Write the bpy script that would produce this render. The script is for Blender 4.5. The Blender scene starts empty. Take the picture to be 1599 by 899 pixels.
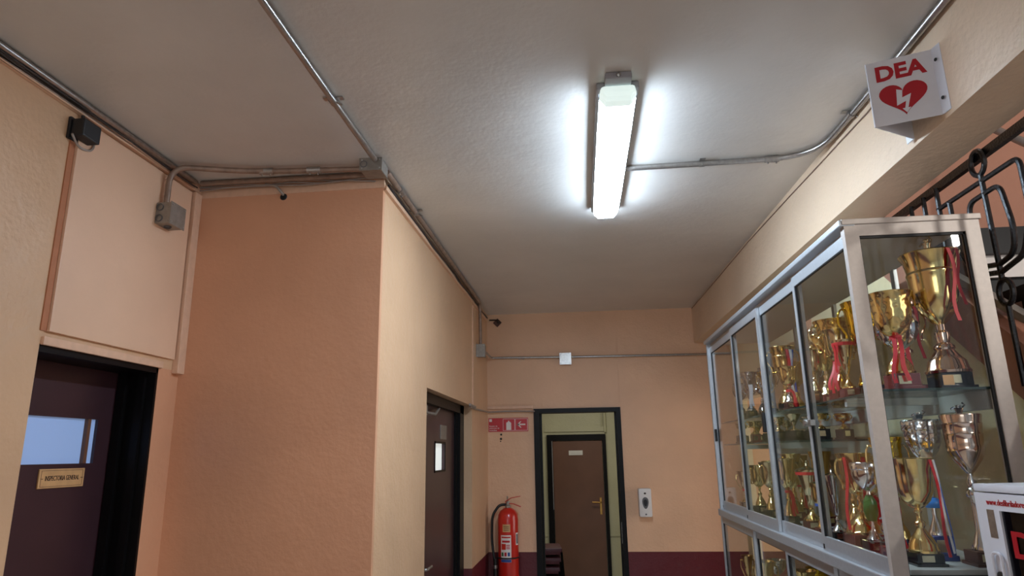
import bpy, bmesh, math, random
from mathutils import Vector, Matrix
random.seed(7)
scene = bpy.context.scene
C = scene.collection

# ---------------------------------------------------------------- camera
cam_data = bpy.data.cameras.new('camera')
cam_data.sensor_width = 36.0
cam_data.lens = 1038.857 / 1599 * 36.0
cam_data.clip_start = 0.02
cam = bpy.data.objects.new('camera', cam_data); C.objects.link(cam)
yaw, pitch, roll = (math.radians(a) for a in (-5.49223, 13.97061, -0.94354))
Fv = Vector((math.sin(yaw)*math.cos(pitch), math.cos(yaw)*math.cos(pitch), math.sin(pitch)))
R0 = Vector((math.cos(yaw), -math.sin(yaw), 0)); U0 = R0.cross(Fv)
Rv = math.cos(roll)*R0 + math.sin(roll)*U0; Uv = -math.sin(roll)*R0 + math.cos(roll)*U0
M4 = Matrix((Rv, Uv, -Fv)).transposed().to_4x4(); M4.translation = Vector((0, 0, 1.70))
cam.matrix_world = M4
scene.camera = cam

# ---------------------------------------------------------------- world, lights, exposure
vs = scene.view_settings
vs.view_transform = 'Standard'; vs.look = 'None'; vs.gamma = 1.0; vs.exposure = 0.2
vs.use_curve_mapping = False
world = bpy.data.worlds.new('world'); scene.world = world; world.use_nodes = True
bg = world.node_tree.nodes['Background']; bg.inputs[0].default_value = (0.75, 0.85, 1.0, 1); bg.inputs[1].default_value = 0.35

def area_light(name, loc, target, size, size_y, power, color):
    d = bpy.data.lights.new(name, 'AREA'); d.shape = 'RECTANGLE'; d.size = size; d.size_y = size_y
    d.energy = power; d.color = color
    o = bpy.data.objects.new(name, d); C.objects.link(o); o.location = loc
    o.rotation_euler = (Vector(target) - Vector(loc)).to_track_quat('-Z', 'Y').to_euler()
    return o
area_light('unseen_passage_daylight', (2.85, 5.05, 1.55), (-0.6, 5.75, 1.45), 1.3, 1.7, 15, (1.0, 0.97, 0.93))   # from an unseen side passage, added to light the far wall
# daylight through the stairwell window, daylight from the entrance behind the camera, lamp of the back room
area_light('stairwell_window_light', (2.55, -0.30, 3.05), (1.05, 2.06, 2.2), 0.10, 0.13, 22, (1.0, 0.96, 0.9))
area_light('stairwell_daylight', (3.2, 0.2, 2.2), (-1.0, 1.9, 1.3), 1.6, 1.6, 20, (1.0, 0.95, 0.88))
area_light('entrance_daylight', (-0.8, -3.9, 1.9), (0.5, 2.0, 1.2), 2.2, 1.8, 26, (0.93, 0.97, 1.0))
area_light('stairwell_top_light', (2.3, 2.6, 4.8), (2.3, 2.8, 0), 1.0, 1.0, 6, (1.0, 0.92, 0.88))
area_light('back_room_light', (0.1, 8.0, 2.72), (0.1, 8.3, 0), 0.9, 0.3, 11, (1.0, 0.97, 0.88))

# ---------------------------------------------------------------- materials
def new_mat(name):
    m = bpy.data.materials.new(name); m.use_nodes = True
    nt = m.node_tree; return m, nt, nt.nodes['Principled BSDF']
def lin(c):
    f = lambda v: (v/255/12.92) if v/255 <= .04045 else ((v/255+.055)/1.055)**2.4
    return tuple(f(v) for v in c) + (1,)
def simple(name, rgb, rough=.5, metal=0.0, noise=.06, scale=30, bump=0.0, bscale=None, spec=.5, coat=0.0):
    """solid colour with a fine grain of the same hue and, if asked, fine relief"""
    m, nt, b = new_mat(name); c = lin(rgb)
    tc = nt.nodes.new('ShaderNodeTexCoord')
    n = nt.nodes.new('ShaderNodeTexNoise'); n.inputs['Scale'].default_value = scale; n.inputs['Detail'].default_value = 4
    nt.links.new(tc.outputs['Object'], n.inputs['Vector'])
    r = nt.nodes.new('ShaderNodeValToRGB')
    r.color_ramp.elements[0].position = .3; r.color_ramp.elements[1].position = .7
    r.color_ramp.elements[0].color = tuple(v*(1-noise) for v in c[:3]) + (1,)
    r.color_ramp.elements[1].color = tuple(min(1, v*(1+noise)) for v in c[:3]) + (1,)
    nt.links.new(n.outputs['Fac'], r.inputs[0]); nt.links.new(r.outputs[0], b.inputs['Base Color'])
    b.inputs['Roughness'].default_value = rough; b.inputs['Metallic'].default_value = metal
    b.inputs['Specular IOR Level'].default_value = spec
    if coat: b.inputs['Coat Weight'].default_value = coat; b.inputs['Coat Roughness'].default_value = .1
    if bump:
        n2 = nt.nodes.new('ShaderNodeTexNoise'); n2.inputs['Scale'].default_value = bscale or scale; n2.inputs['Detail'].default_value = 5
        nt.links.new(tc.outputs['Object'], n2.inputs['Vector'])
        bp = nt.nodes.new('ShaderNodeBump'); bp.inputs['Strength'].default_value = bump; bp.inputs['Distance'].default_value = .004
        nt.links.new(n2.outputs['Fac'], bp.inputs['Height']); nt.links.new(bp.outputs[0], b.inputs['Normal'])
    return m
def wall_paint(name, rgb, dado=None, dado_z=.889, rough=.42, bump=.35):
    m, nt, b = new_mat(name); c = lin(rgb)
    g = nt.nodes.new('ShaderNodeNewGeometry')
    big = nt.nodes.new('ShaderNodeTexNoise'); big.inputs['Scale'].default_value = 2.2; big.inputs['Detail'].default_value = 5
    fine = nt.nodes.new('ShaderNodeTexNoise'); fine.inputs['Scale'].default_value = 55; fine.inputs['Detail'].default_value = 6
    mid = nt.nodes.new('ShaderNodeTexNoise'); mid.inputs['Scale'].default_value = 9; mid.inputs['Detail'].default_value = 4
    for n in (big, fine, mid): nt.links.new(g.outputs['Position'], n.inputs['Vector'])
    r = nt.nodes.new('ShaderNodeValToRGB')
    r.color_ramp.elements[0].position = .3; r.color_ramp.elements[1].position = .7
    r.color_ramp.elements[0].color = tuple(v*.93 for v in c[:3]) + (1,)
    r.color_ramp.elements[1].color = tuple(min(1, v*1.05) for v in c[:3]) + (1,)
    nt.links.new(big.outputs['Fac'], r.inputs[0])
    out = r.outputs[0]
    if dado:
        sep = nt.nodes.new('ShaderNodeSeparateXYZ'); nt.links.new(g.outputs['Position'], sep.inputs[0])
        gt = nt.nodes.new('ShaderNodeMath'); gt.operation = 'GREATER_THAN'; gt.inputs[1].default_value = dado_z
        nt.links.new(sep.outputs['Z'], gt.inputs[0])
        mx = nt.nodes.new('ShaderNodeMix'); mx.data_type = 'RGBA'
        nt.links.new(gt.outputs[0], mx.inputs['Factor']); mx.inputs['A'].default_value = lin(dado)
        nt.links.new(out, mx.inputs['B']); out = mx.outputs['Result']
    nt.links.new(out, b.inputs['Base Color']); b.inputs['Roughness'].default_value = rough
    add = nt.nodes.new('ShaderNodeMath'); add.operation = 'MULTIPLY_ADD'; add.inputs[1].default_value = 3.0
    nt.links.new(mid.outputs['Fac'], add.inputs[0]); nt.links.new(fine.outputs['Fac'], add.inputs[2])
    bp = nt.nodes.new('ShaderNodeBump'); bp.inputs['Strength'].default_value = bump; bp.inputs['Distance'].default_value = .006
    nt.links.new(add.outputs[0], bp.inputs['Height']); nt.links.new(bp.outputs[0], b.inputs['Normal'])
    return m
def glass(name, tint=(1, 1, 1), refl=.7):
    """thin sheet glass: clear body with Fresnel reflection"""
    m, nt, b = new_mat(name); nt.nodes.remove(b)
    out = nt.nodes['Material Output']
    t = nt.nodes.new('ShaderNodeBsdfTransparent'); t.inputs[0].default_value = tuple(tint) + (1,)
    gl = nt.nodes.new('ShaderNodeBsdfGlossy'); gl.inputs['Roughness'].default_value = .012
    lw = nt.nodes.new('ShaderNodeLayerWeight')                      # Schlick reflectance, the same on both faces of the sheet
    pw = nt.nodes.new('ShaderNodeMath'); pw.operation = 'POWER'; pw.inputs[1].default_value = 5.0
    nt.links.new(lw.outputs['Facing'], pw.inputs[0])
    mu = nt.nodes.new('ShaderNodeMath'); mu.operation = 'MULTIPLY_ADD'; mu.inputs[1].default_value = .96*refl; mu.inputs[2].default_value = .04*refl
    nt.links.new(pw.outputs[0], mu.inputs[0])
    mx = nt.nodes.new('ShaderNodeMixShader'); nt.links.new(mu.outputs[0], mx.inputs[0])
    nt.links.new(t.outputs[0], mx.inputs[1]); nt.links.new(gl.outputs[0], mx.inputs[2]); nt.links.new(mx.outputs[0], out.inputs[0])
    return m
def emitter(name, rgb, strength):
    m, nt, b = new_mat(name)
    b.inputs['Base Color'].default_value = lin(rgb); b.inputs['Emission Color'].default_value = lin(rgb)
    b.inputs['Emission Strength'].default_value = strength; b.inputs['Roughness'].default_value = .35
    return m
def bright_metal(name, rgb, rough=.16, emboss=0.0, escale=60):
    m, nt, b = new_mat(name)
    b.inputs['Base Color'].default_value = lin(rgb); b.inputs['Metallic'].default_value = 1; b.inputs['Roughness'].default_value = rough
    tc = nt.nodes.new('ShaderNodeTexCoord')
    if emboss:
        v = nt.nodes.new('ShaderNodeTexVoronoi'); v.inputs['Scale'].default_value = escale; v.feature = 'SMOOTH_F1'
        nt.links.new(tc.outputs['Object'], v.inputs['Vector'])
        h = v.outputs['Distance']
    else:
        v = nt.nodes.new('ShaderNodeTexNoise'); v.inputs['Scale'].default_value = 35
        nt.links.new(tc.outputs['Object'], v.inputs['Vector']); h = v.outputs['Fac']
    bp = nt.nodes.new('ShaderNodeBump'); bp.inputs['Strength'].default_value = emboss or .06; bp.inputs['Distance'].default_value = .004
    nt.links.new(h, bp.inputs['Height']); nt.links.new(bp.outputs[0], b.inputs['Normal'])
    return m

M = {}
PEACH = (213, 172, 135)
M['wall'] = wall_paint('peach_wall_paint', PEACH, dado=(92, 20, 30))
M['beam'] = wall_paint('beam_paint', (220, 194, 166), rough=.38)
M['salmon'] = wall_paint('salmon_wall_paint', (212, 155, 120), rough=.4, bump=.2)
M['far_wall'] = wall_paint('far_wall_paint', (228, 184, 148), dado=(92, 20, 30), dado_z=.888)
M['stair_wall'] = wall_paint('stair_wall_paint', (214, 160, 135))
M['cream'] = wall_paint('cream_wall_paint', (244, 228, 186))
M['stringer'] = wall_paint('stringer_paint', (176, 122, 100))
M['ceiling'] = wall_paint('ceiling_gloss_paint', (208, 203, 197), rough=.3, bump=.16)
M['green_wall'] = wall_paint('back_room_paint', (200, 196, 164))
M['floor'] = simple('floor_tile', (216, 208, 198), .35, noise=.1, scale=4)
M['panel'] = wall_paint('plywood_panel_paint', (228, 186, 154), rough=.4, bump=.12)
M['seam'] = simple('seam_filler', (176, 112, 76), .7)
M['trim'] = simple('painted_trim', (222, 180, 150), .4, bump=.2, bscale=40)
M['black'] = simple('black_gloss_paint', (11, 9, 10), .42, noise=.2, spec=.2)
M['plum'] = simple('plum_door_paint', (58, 36, 42), .35, noise=.1, scale=6)
M['brown'] = simple('brown_door_paint', (112, 76, 58), .4, noise=.08, scale=5)
M['maroon_leaf'] = simple('maroon_door_paint', (60, 37, 41), .3, noise=.1, scale=6)
M['galv'] = simple('galvanised_steel', (168, 164, 160), .28, .9, noise=.14, scale=60)
M['galv_dull'] = simple('galvanised_box', (150, 143, 134), .45, .6, noise=.12, scale=40)
M['old_pipe'] = simple('overpainted_conduit', (146, 122, 106), .45, .35, noise=.25, scale=25)
M['dark_cable'] = simple('dark_cable', (52, 44, 40), .5, noise=.2)
M['cable'] = simple('grey_cable', (150, 136, 126), .5)
M['alu'] = simple('anodised_aluminium', (186, 190, 194), .38, .6, noise=.04, scale=80)
M['alu_end'] = simple('painted_aluminium', (184, 174, 166), .45, .2, noise=.05, scale=60)
M['gasket'] = simple('black_rubber_gasket', (16, 16, 18), .6)
M['glass'] = glass('cabinet_glass', (.975, .985, .975))
M['shelf'] = simple('grey_melamine', (168, 168, 164), .45, noise=.04)
M['iron'] = simple('black_wrought_iron', (20, 20, 23), .28, .2, noise=.2, bump=.5, bscale=120)
M['white'] = simple('white_enamel', (226, 228, 236), .3, noise=.02)
M['white_plastic'] = simple('white_plastic', (226, 222, 218), .35, noise=.02)
M['grey_plastic'] = simple('grey_plastic', (96, 94, 96), .4)
M['red_print'] = simple('red_print', (176, 16, 34), .4, noise=.03)
M['sign_red'] = simple('red_sign', (190, 36, 46), .4, noise=.05)
M['white_print'] = simple('white_print', (232, 224, 218), .5, noise=.02)
M['blue_print'] = simple('blue_print', (40, 70, 140), .5)
M['dark_print'] = simple('dark_print', (60, 42, 34), .6)
M['green_print'] = simple('green_print', (40, 92, 52), .6)
M['ext_red'] = simple('extinguisher_red', (200, 34, 22), .28, noise=.05, coat=.5)
M['rubber'] = simple('black_rubber', (18, 18, 18), .45)
M['brass'] = simple('brass', (196, 152, 84), .3, .9)
M['plate_tan'] = simple('tan_plate', (206, 160, 110), .4, noise=.08)
M['speaker'] = simple('black_plastic', (26, 27, 30), .5)
M['chair_pad'] = simple('maroon_vinyl', (92, 42, 50), .45, noise=.12)
M['lens_end'] = emitter('glowing_lens_end', (214, 230, 226), .75)
M['lamp'] = emitter('lit_diffuser', (212, 234, 255), 74.0)
M['housing'] = simple('lamp_housing', (150, 148, 152), .45)
M['frost_blue'] = emitter('glowing_frosted_pane', (150, 178, 224), .22)  # pane emits, standing in for the sky-lit room behind it
M['frost_white'] = emitter('glowing_pane', (236, 240, 236), .55)  # emission replaces the light behind the hall door's pane
M['shelf_glass'] = glass('shelf_glass', (.90, .94, .90), .8)
M['glass_edge'] = simple('glass_edge', (40, 58, 54), .2)
M['smoke_glass'] = glass('aed_window', (.32, .32, .36))
M['gold'] = bright_metal('gold_plate', (240, 212, 146), .14)
M['gold_emb'] = bright_metal('embossed_gold', (238, 208, 138), .18, .8, 55)
M['pale_gold'] = bright_metal('pale_gold', (236, 220, 182), .16)
M['yellow_gold'] = bright_metal('yellow_gold', (236, 196, 50), .14, .35, 70)
M['silver'] = bright_metal('silver_plate', (222, 222, 226), .12)
M['silver_emb'] = bright_metal('embossed_silver', (216, 218, 222), .16, .9, 70)
M['rose_silver'] = bright_metal('rose_silver', (226, 200, 184), .12)
M['base_black'] = simple('black_plinth', (22, 21, 24), .2, noise=.1, coat=.4)
M['base_red'] = simple('dark_red_plinth', (96, 26, 30), .25, noise=.12, scale=60, coat=.4)
M['base_blue'] = simple('blue_plinth', (36, 56, 128), .25)
M['base_wood'] = simple('brown_plinth', (84, 50, 36), .35, noise=.2)
M['rib_red'] = simple('red_ribbon', (196, 28, 40), .5)
M['rib_blue'] = simple('blue_ribbon', (40, 90, 190), .5)
M['rib_white'] = simple('white_ribbon', (226, 226, 230), .5)
M['green_enamel'] = simple('green_enamel', (60, 110, 50), .3)
M['blue_enamel'] = simple('blue_enamel', (50, 120, 200), .3)

# ---------------------------------------------------------------- helpers
def link_mesh(name, bm, mat, parent=None, smooth=False, loc=None, mats=None):
    me = bpy.data.meshes.new(name)
    bmesh.ops.recalc_face_normals(bm, faces=bm.faces[:])
    bm.to_mesh(me); bm.free()
    for m in (mats or [mat]): me.materials.append(m)
    if smooth:
        for p in me.polygons: p.use_smooth = True
        me.set_sharp_from_angle(angle=math.radians(40))
    o = bpy.data.objects.new(name, me); C.objects.link(o)
    if parent: o.parent = parent
    if loc: o.location = loc
    return o
def box(bm, x0, x1, y0, y1, z0, z1, mtx=None, bevel=0, mi=0):
    vs_ = [bm.verts.new((x, y, z)) for x in (x0, x1) for y in (y0, y1) for z in (z0, z1)]
    fs = [bm.faces.new([vs_[i] for i in f]) for f in ((0,1,3,2),(4,6,7,5),(0,4,5,1),(2,3,7,6),(0,2,6,4),(1,5,7,3))]
    for f in fs: f.material_index = mi
    if bevel:
        es = list({e for f in fs for e in f.edges})
        r = bmesh.ops.bevel(bm, geom=es, offset=bevel, segments=2, profile=.6, affect='EDGES')
        vs_ = list({v for f in r['faces'] for v in f.verts} | {v for v in vs_ if v.is_valid})
    if mtx:
        for v in vs_: v.co = mtx @ v.co
def bx(name, mat, parent, *a, bevel=0, smooth=False, **k):
    bm = bmesh.new(); box(bm, *a, bevel=bevel, **k); return link_mesh(name, bm, mat, parent, smooth)
def lathe(bm, prof, seg=28, cx=0, cy=0, cz=0, lobes=0, lob=0.0, lz=(0, 1e9), mtx=None, mi=0):
    rings = []
    for r, z in prof:
        if r < 1e-5:
            v = bm.verts.new((cx, cy, cz+z)); rings.append([v]); continue
        ring = []
        for i in range(seg):
            a = 2*math.pi*i/seg
            k = 1 + (lob*math.cos(lobes*a) if lobes and lz[0] <= z <= lz[1] else 0)
            ring.append(bm.verts.new((cx+r*k*math.cos(a), cy+r*k*math.sin(a), cz+z)))
        rings.append(ring)
    for A, B in zip(rings, rings[1:]):
        for i in range(seg):
            j = (i+1) % seg
            if len(A) == 1 and len(B) == 1: continue
            if len(A) == 1: f = bm.faces.new((A[0], B[i], B[j]))
            elif len(B) == 1: f = bm.faces.new((A[i], A[j], B[0]))
            else: f = bm.faces.new((A[i], A[j], B[j], B[i]))
            f.material_index = mi
    if mtx:
        for ring in rings:
            for v in ring: v.co = mtx @ v.co
def round_path(pts, rad, n=6):
    pts = [Vector(p) for p in pts]; out = [pts[0]]
    for a, b, c in zip(pts, pts[1:], pts[2:]):
        u, w = (a-b), (c-b); d = min(rad, u.length*.49, w.length*.49)
        p, q = b+u.normalized()*d, b+w.normalized()*d
        for i in range(n+1):
            t = i/n; out.append(p*(1-t)**2 + b*2*t*(1-t) + q*t*t)
    out.append(pts[-1]); return out
def tube(bm, pts, r, seg=10, closed=False, flat=None, mi=0):
    pts = [Vector(p) for p in pts]; n = len(pts); rings = []
    t0 = (pts[1]-pts[0]).normalized()
    ref = Vector((0, 0, 1)) if abs(t0.z) < .9 else Vector((1, 0, 0))
    nrm = (ref - t0*ref.dot(t0)).normalized()
    for i, p in enumerate(pts):
        if closed: t = (pts[(i+1) % n]-pts[i-1]).normalized()
        else: t = (pts[min(i+1, n-1)]-pts[max(i-1, 0)]).normalized()
        nrm = (nrm - t*nrm.dot(t)).normalized(); b = t.cross(nrm)
        rr = r[i] if isinstance(r, (list, tuple)) else r
        if flat: rings.append([bm.verts.new(p + nrm*x*flat[0] + b*y*flat[1]) for x, y in ((-1,-1),(1,-1),(1,1),(-1,1))])
        else: rings.append([bm.verts.new(p + rr*(nrm*math.cos(2*math.pi*k/seg)+b*math.sin(2*math.pi*k/seg))) for k in range(seg)])
    m = len(rings[0])
    for i in range(n if closed else n-1):
        A, B = rings[i], rings[(i+1) % n]
        for k in range(m):
            f = bm.faces.new((A[k], A[(k+1) % m], B[(k+1) % m], B[k])); f.material_index = mi
    if not closed:
        for f in (bm.faces.new(rings[0][::-1]), bm.faces.new(rings[-1])): f.material_index = mi
def prism(bm, poly, h0, h1, axis='x', mi=0):
    def P(a, b, h): return {'x': (h, a, b), 'y': (a, h, b), 'z': (a, b, h)}[axis]
    A = [bm.verts.new(P(a, b, h0)) for a, b in poly]; B = [bm.verts.new(P(a, b, h1)) for a, b in poly]
    fs = [bm.faces.new(A[::-1]), bm.faces.new(B)]
    for i in range(len(poly)):
        j = (i+1) % len(poly); fs.append(bm.faces.new((A[i], A[j], B[j], B[i])))
    for f in fs: f.material_index = mi
def tag(o, label, cat, group=None):
    o['label'] = label; o['category'] = cat
    if group: o['group'] = group
    return o
def thing(name, label, cat, loc=(0, 0, 0), rz=0, group=None):
    o = bpy.data.objects.new(name, None); C.objects.link(o); o.empty_display_size = .05
    o.location = loc; o.rotation_euler = (0, 0, rz); return tag(o, label, cat, group)
def struct(o): o['kind'] = 'structure'; return o
def lettering(text, size, mat, parent, mtx, extrude=.0006, width=None, name='lettering', align='CENTER', bold=0.0):
    cu = bpy.data.curves.new(name, 'FONT'); cu.body = text; cu.size = size; cu.extrude = extrude; cu.offset = bold
    cu.align_x = align; cu.align_y = 'CENTER'; cu.resolution_u = 3
    o = bpy.data.objects.new(name, cu); C.objects.link(o)
    bpy.context.view_layer.update()
    w = o.dimensions.x
    dg = bpy.context.evaluated_depsgraph_get()
    me = bpy.data.meshes.new_from_object(o.evaluated_get(dg)); bpy.data.objects.remove(o)
    if width and w > 0: me.transform(Matrix.Diagonal((width/w, 1, 1, 1)))
    me.transform(mtx); me.materials.clear(); me.materials.append(mat); me.name = name
    o = bpy.data.objects.new(name, me); C.objects.link(o); o.parent = parent
    return o
def basis(origin, xdir, ydir):
    x = Vector(xdir).normalized(); z = x.cross(Vector(ydir)).normalized(); y = z.cross(x)
    m = Matrix((x, y, z)).transposed().to_4x4(); m.translation = Vector(origin); return m

# ================================================================ THE SETTING
ZC = 2.95
struct(bx('floor', M['floor'], None, -4.2, 4.0, -6, 10.2, -.1, 0))
bm = bmesh.new()
prism(bm, [(-4.2, -6), (1.13, -6), (1.13, 1.5), (1.10, 3.0), (1.06, 6.1), (-4.2, 6.1)], ZC, ZC+.12, 'z')
struct(link_mesh('ceiling', bm, M['ceiling']))

# left wall with the doorway (x = -1.75), plywood panel over the door
bm = bmesh.new()
box(bm, -1.98, -1.75, -6, 1.995, 0, ZC)
box(bm, -1.98, -1.75, 1.995, 2.634, 2.075, ZC)
box(bm, -1.98, -1.75, 2.634, 2.775, 2.075, ZC)
wl = struct(link_mesh('wall_left', bm, M['wall']))
bx('door_return', M['salmon'], wl, -1.98, -1.7502, 2.634, 2.775, 0, 2.075)
bx('panel', M['panel'], wl, -1.7505, -1.736, 2.012, 2.716, 2.118, 2.895, bevel=.002)
bx('seam', M['seam'], wl, -1.7505, -1.7455, 1.986, 2.011, 2.118, 2.86)
bx('lintel_strip', M['trim'], wl, -1.7505, -1.738, 1.998, 2.645, 2.072, 2.10, bevel=.002)
struct(bx('trim_1', M['trim'], None, -1.75, -1.722, 2.724, 2.775, 2.06, 2.90, bevel=.003))
struct(bx('trim_2', M['trim'], None, -1.75, -1.728, -6, 2.775, 2.905, ZC, bevel=.003))

# partition: front face (salmon) and its side along the hall
def xs(y): return -.848 + .033*(y-2.77)/3.23
bm = bmesh.new()
prism(bm, [(-1.98, 2.775), (-1.75, 2.775), (xs(2.77), 2.765), (xs(2.77)+.0002, 2.80), (-1.98, 2.80)], 0, ZC, 'z')
wf = struct(link_mesh('wall_front', bm, M['salmon']))
bm = bmesh.new()
prism(bm, [(-1.0, 2.79), (xs(2.79), 2.79), (xs(3.67), 3.67), (-1.0, 3.67)], 0, ZC, 'z')
prism(bm, [(-1.0, 3.67), (xs(3.67), 3.67), (xs(5.16), 5.16), (-1.0, 5.16)], 2.065, ZC, 'z')
prism(bm, [(-1.0, 5.16), (xs(5.16), 5.16), (xs(6), 6.0), (-1.0, 6.0)], 0, ZC, 'z')
box(bm, -1.12, -1.0, 2.80, 6.0, 0, ZC)
wh = struct(link_mesh('wall_hall', bm, M['wall']))
bx('vertical_trim', M['trim'], wh, xs(5.17)-.005, xs(5.17)+.010, 5.17, 5.195, 2.04, 2.86)
bm = bmesh.new()
prism(bm, [(-1.75, 2.775), (xs(2.77)+.006, 2.758), (xs(2.77)+.006, 2.775), (-1.75, 2.79)], 2.885, 2.925, 'z')
struct(link_mesh('trim_3', bm, M['trim']))
bm = bmesh.new()
prism(bm, [(xs(2.77)-.01, 2.775), (xs(2.77)+.016, 2.762), (xs(5.98)+.014, 5.98), (xs(5.98)-.01, 5.98)], 2.875, 2.895, 'z')
struct(link_mesh('trim_4', bm, M['trim']))

# far wall with its doorway and vertical joint
bm = bmesh.new()
box(bm, -1.2, -.402, 6.0, 6.14, 0, ZC)
box(bm, -.402, .356, 6.0, 6.14, 2.075, ZC+.1)
box(bm, .362, 3.1, 6.0, 6.14, 0, ZC+.1); box(bm, .356, .362, 6.004, 6.14, 0, ZC+.1)
struct(link_mesh('wall_far', bm, M['far_wall']))
# beam over the cabinet
bm = bmesh.new()
prism(bm, [(1.125, -6), (1.11, 1.5), (1.09, 3.0), (1.045, 6.0), (1.30, 6.0), (1.30, -6)], 2.632, 3.25, 'z')
beam = struct(link_mesh('beam', bm, M['beam']))

# stairwell: side wall below the stringer, far and side walls, upper slab
bm = bmesh.new()
sl = .77
zlow = lambda y: 1.933 + sl*(y-2.306)
prism(bm, [(4.75, 0), (4.75, 2.10), (5.86, 2.10), (5.86, 0), (6.0, 0), (6.0, 2.632), (3.214, 2.632), (-.15, zlow(-.15)), (-.15, 0)], 1.345, 1.42, 'x')  # doorway cut to let the added passage daylight through
struct(link_mesh('wall_right', bm, M['cream']))
bm = bmesh.new()
prism(bm, [(3.214, zlow(3.214)), (2.95, 2.632), (-.15, zlow(-.15)+.19), (-.15, zlow(-.15))], 1.338, 1.425, 'x')
struct(link_mesh('trim_5', bm, M['stringer']))
bm = bmesh.new()
box(bm, 1.30, 3.6, 3.9, 4.0, 0, 5.2); 
struct(link_mesh('wall_stairwell', bm, M['stair_wall']))
struct(bx('wall_stairside', M['stair_wall'], None, 3.5, 3.6, -1.0, 3.9, 0, 5.2))
struct(bx('ceiling_stairwell', M['ceiling'], None, 1.2, 3.6, -1.0, 4.0, 5.2, 5.3))

struct(bx('ceiling_unseen_passage', M['ceiling'], None, 1.30, 3.1, 4.0, 6.0, 2.60, 2.7))  # unseen passage, added as a daylight source for the far wall
struct(bx('wall_unseen_passage', M['wall'], None, 3.0, 3.1, 4.0, 6.0, 0, 2.7))  # closes the added, unseen passage
# back room seen through the far doorway
struct(bx('wall_back', M['green_wall'], None, -1.6, 1.8, 9.6, 9.7, 0, 2.9))
struct(bx('wall_back_left', M['green_wall'], None, -1.6, -1.5, 6.14, 9.6, 0, 2.9))
struct(bx('wall_back_right', M['green_wall'], None, 1.0, 1.1, 6.14, 9.6, 0, 2.9))
struct(bx('ceiling_back', M['white_plastic'], None, -1.6, 1.8, 6.14, 9.7, 2.8, 2.9))
bm = bmesh.new()
for a, b in ((-1.5, -.47), (.35, 1.0)): box(bm, a, b, 9.585, 9.6, .60, .622)
struct(link_mesh('trim_6', bm, M['green_wall']))
struct(bx('trim_7', M['green_wall'], None, -.50, .36, 9.58, 9.6, 1.985, 2.05))
bm = bmesh.new(); tube(bm, [(.352, 9.57, 1.97), (.352, 9.57, 2.8)], .018)
tube(bm, [(.31, 9.575, 2.05), (.31, 9.575, 2.8)], .009)
tag(link_mesh('wall_pipe', bm, M['green_wall'], smooth=True), 'yellow painted pipe running up above the brown back room door', 'pipe')

# ---- doors
def set_parent(o, p): o.parent = p; return o
# door_1: black jambs of the open far doorway
bm = bmesh.new()
box(bm, -.402, -.352, 5.985, 6.15, 0, 2.045); box(bm, .322, .362, 5.985, 6.15, 0, 2.045)
box(bm, -.402, .362, 5.985, 6.15, 2.045, 2.082)
d1 = struct(link_mesh('door_1', bm, M['black']))
bx('door_stop', M['black'], d1, -.352, -.335, 6.06, 6.10, 0, 2.045); bx('door_stop', M['black'], d1, .310, .322, 6.06, 6.10, 0, 2.045)
bx('strike_plate', M['galv'], d1, .3195, .3225, 6.01, 6.03, .95, 1.12)
# door_2: brown door at the back of the far room
d3 = struct(bx('door_2', M['brown'], None, -.385, .30, 9.562, 9.6, .02, 1.86, bevel=.004))
bm = bmesh.new()
box(bm, -.465, -.39, 9.54, 9.6, 0, 1.865); box(bm, .305, .352, 9.54, 9.6, 0, 1.865); box(bm, -.465, .352, 9.54, 9.6, 1.865, 1.945)
link_mesh('door_frame', bm, M['black'], d3)
bx('hinge_strip', M['galv'], d3, -.398, -.389, 9.532, 9.541, .95, 1.86)
bx('door_plate', M['white_plastic'], d3, -.165, .028, 9.556, 9.563, 1.665, 1.728, bevel=.002)
hd = bx('handle_plate', M['brass'], d3, .232, .262, 9.553, 9.563, .88, 1.10, bevel=.004)
bm = bmesh.new(); tube(bm, round_path([(.247, 9.556, 1.04), (.247, 9.50, 1.04), (.13, 9.50, 1.045)], .02), .009); link_mesh('lever', bm, M['brass'], hd, True)
bm = bmesh.new(); lathe(bm, [(0, -.004), (.016, -.004), (.016, .006), (0, .006)], 14, mtx=basis((.247, 9.552, .94), (1, 0, 0), (0, 0, 1))); link_mesh('key_rose', bm, M['brass'], hd, True)
bx('threshold', M['black'], d3, -.465, .352, 9.53, 9.6, 0, .02)
lettering('· · · · · · · ·', .05, M['grey_plastic'], d3, basis((-.068, 9.5555, 1.69), (1, 0, 0), (0, 0, 1)), width=.12)
# door_3: plum office door on the left, recessed in its black jamb
d2 = bmesh.new()
X0, X1 = -1.925, -1.90
box(d2, X0, X1, 1.99, 2.64, 0, 1.690); box(d2, X0, X1, 1.99, 2.64, 1.857, 2.05)
box(d2, X0, X1, 2.513, 2.64, 1.690, 1.857)
dl = struct(link_mesh('door_3', d2, M['plum']))
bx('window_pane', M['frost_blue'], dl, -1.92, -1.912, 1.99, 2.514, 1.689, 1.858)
bx('window_mullion', M['brown'], dl, -1.912, -1.897, 2.455, 2.472, 1.690, 1.857)
bm = bmesh.new(); box(bm, -1.93, -1.751, 2.622, 2.6345, 0, 2.074); box(bm, -1.93, -1.751, 1.995, 2.6345, 2.05, 2.0755)
box(bm, -1.895, -1.86, 2.59, 2.63, 0, 2.05); box(bm, -1.82, -1.79, 2.606, 2.63, 0, 2.05)
link_mesh('door_jamb', bm, M['black'], dl)
pl_ = bx('name_plate', M['plate_tan'], dl, -1.90, -1.894, 2.247, 2.468, 1.606, 1.673, bevel=.0015)
mt = basis((-1.8935, 2.358, 1.6395), (0, 1, 0), (0, 0, 1))
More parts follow.
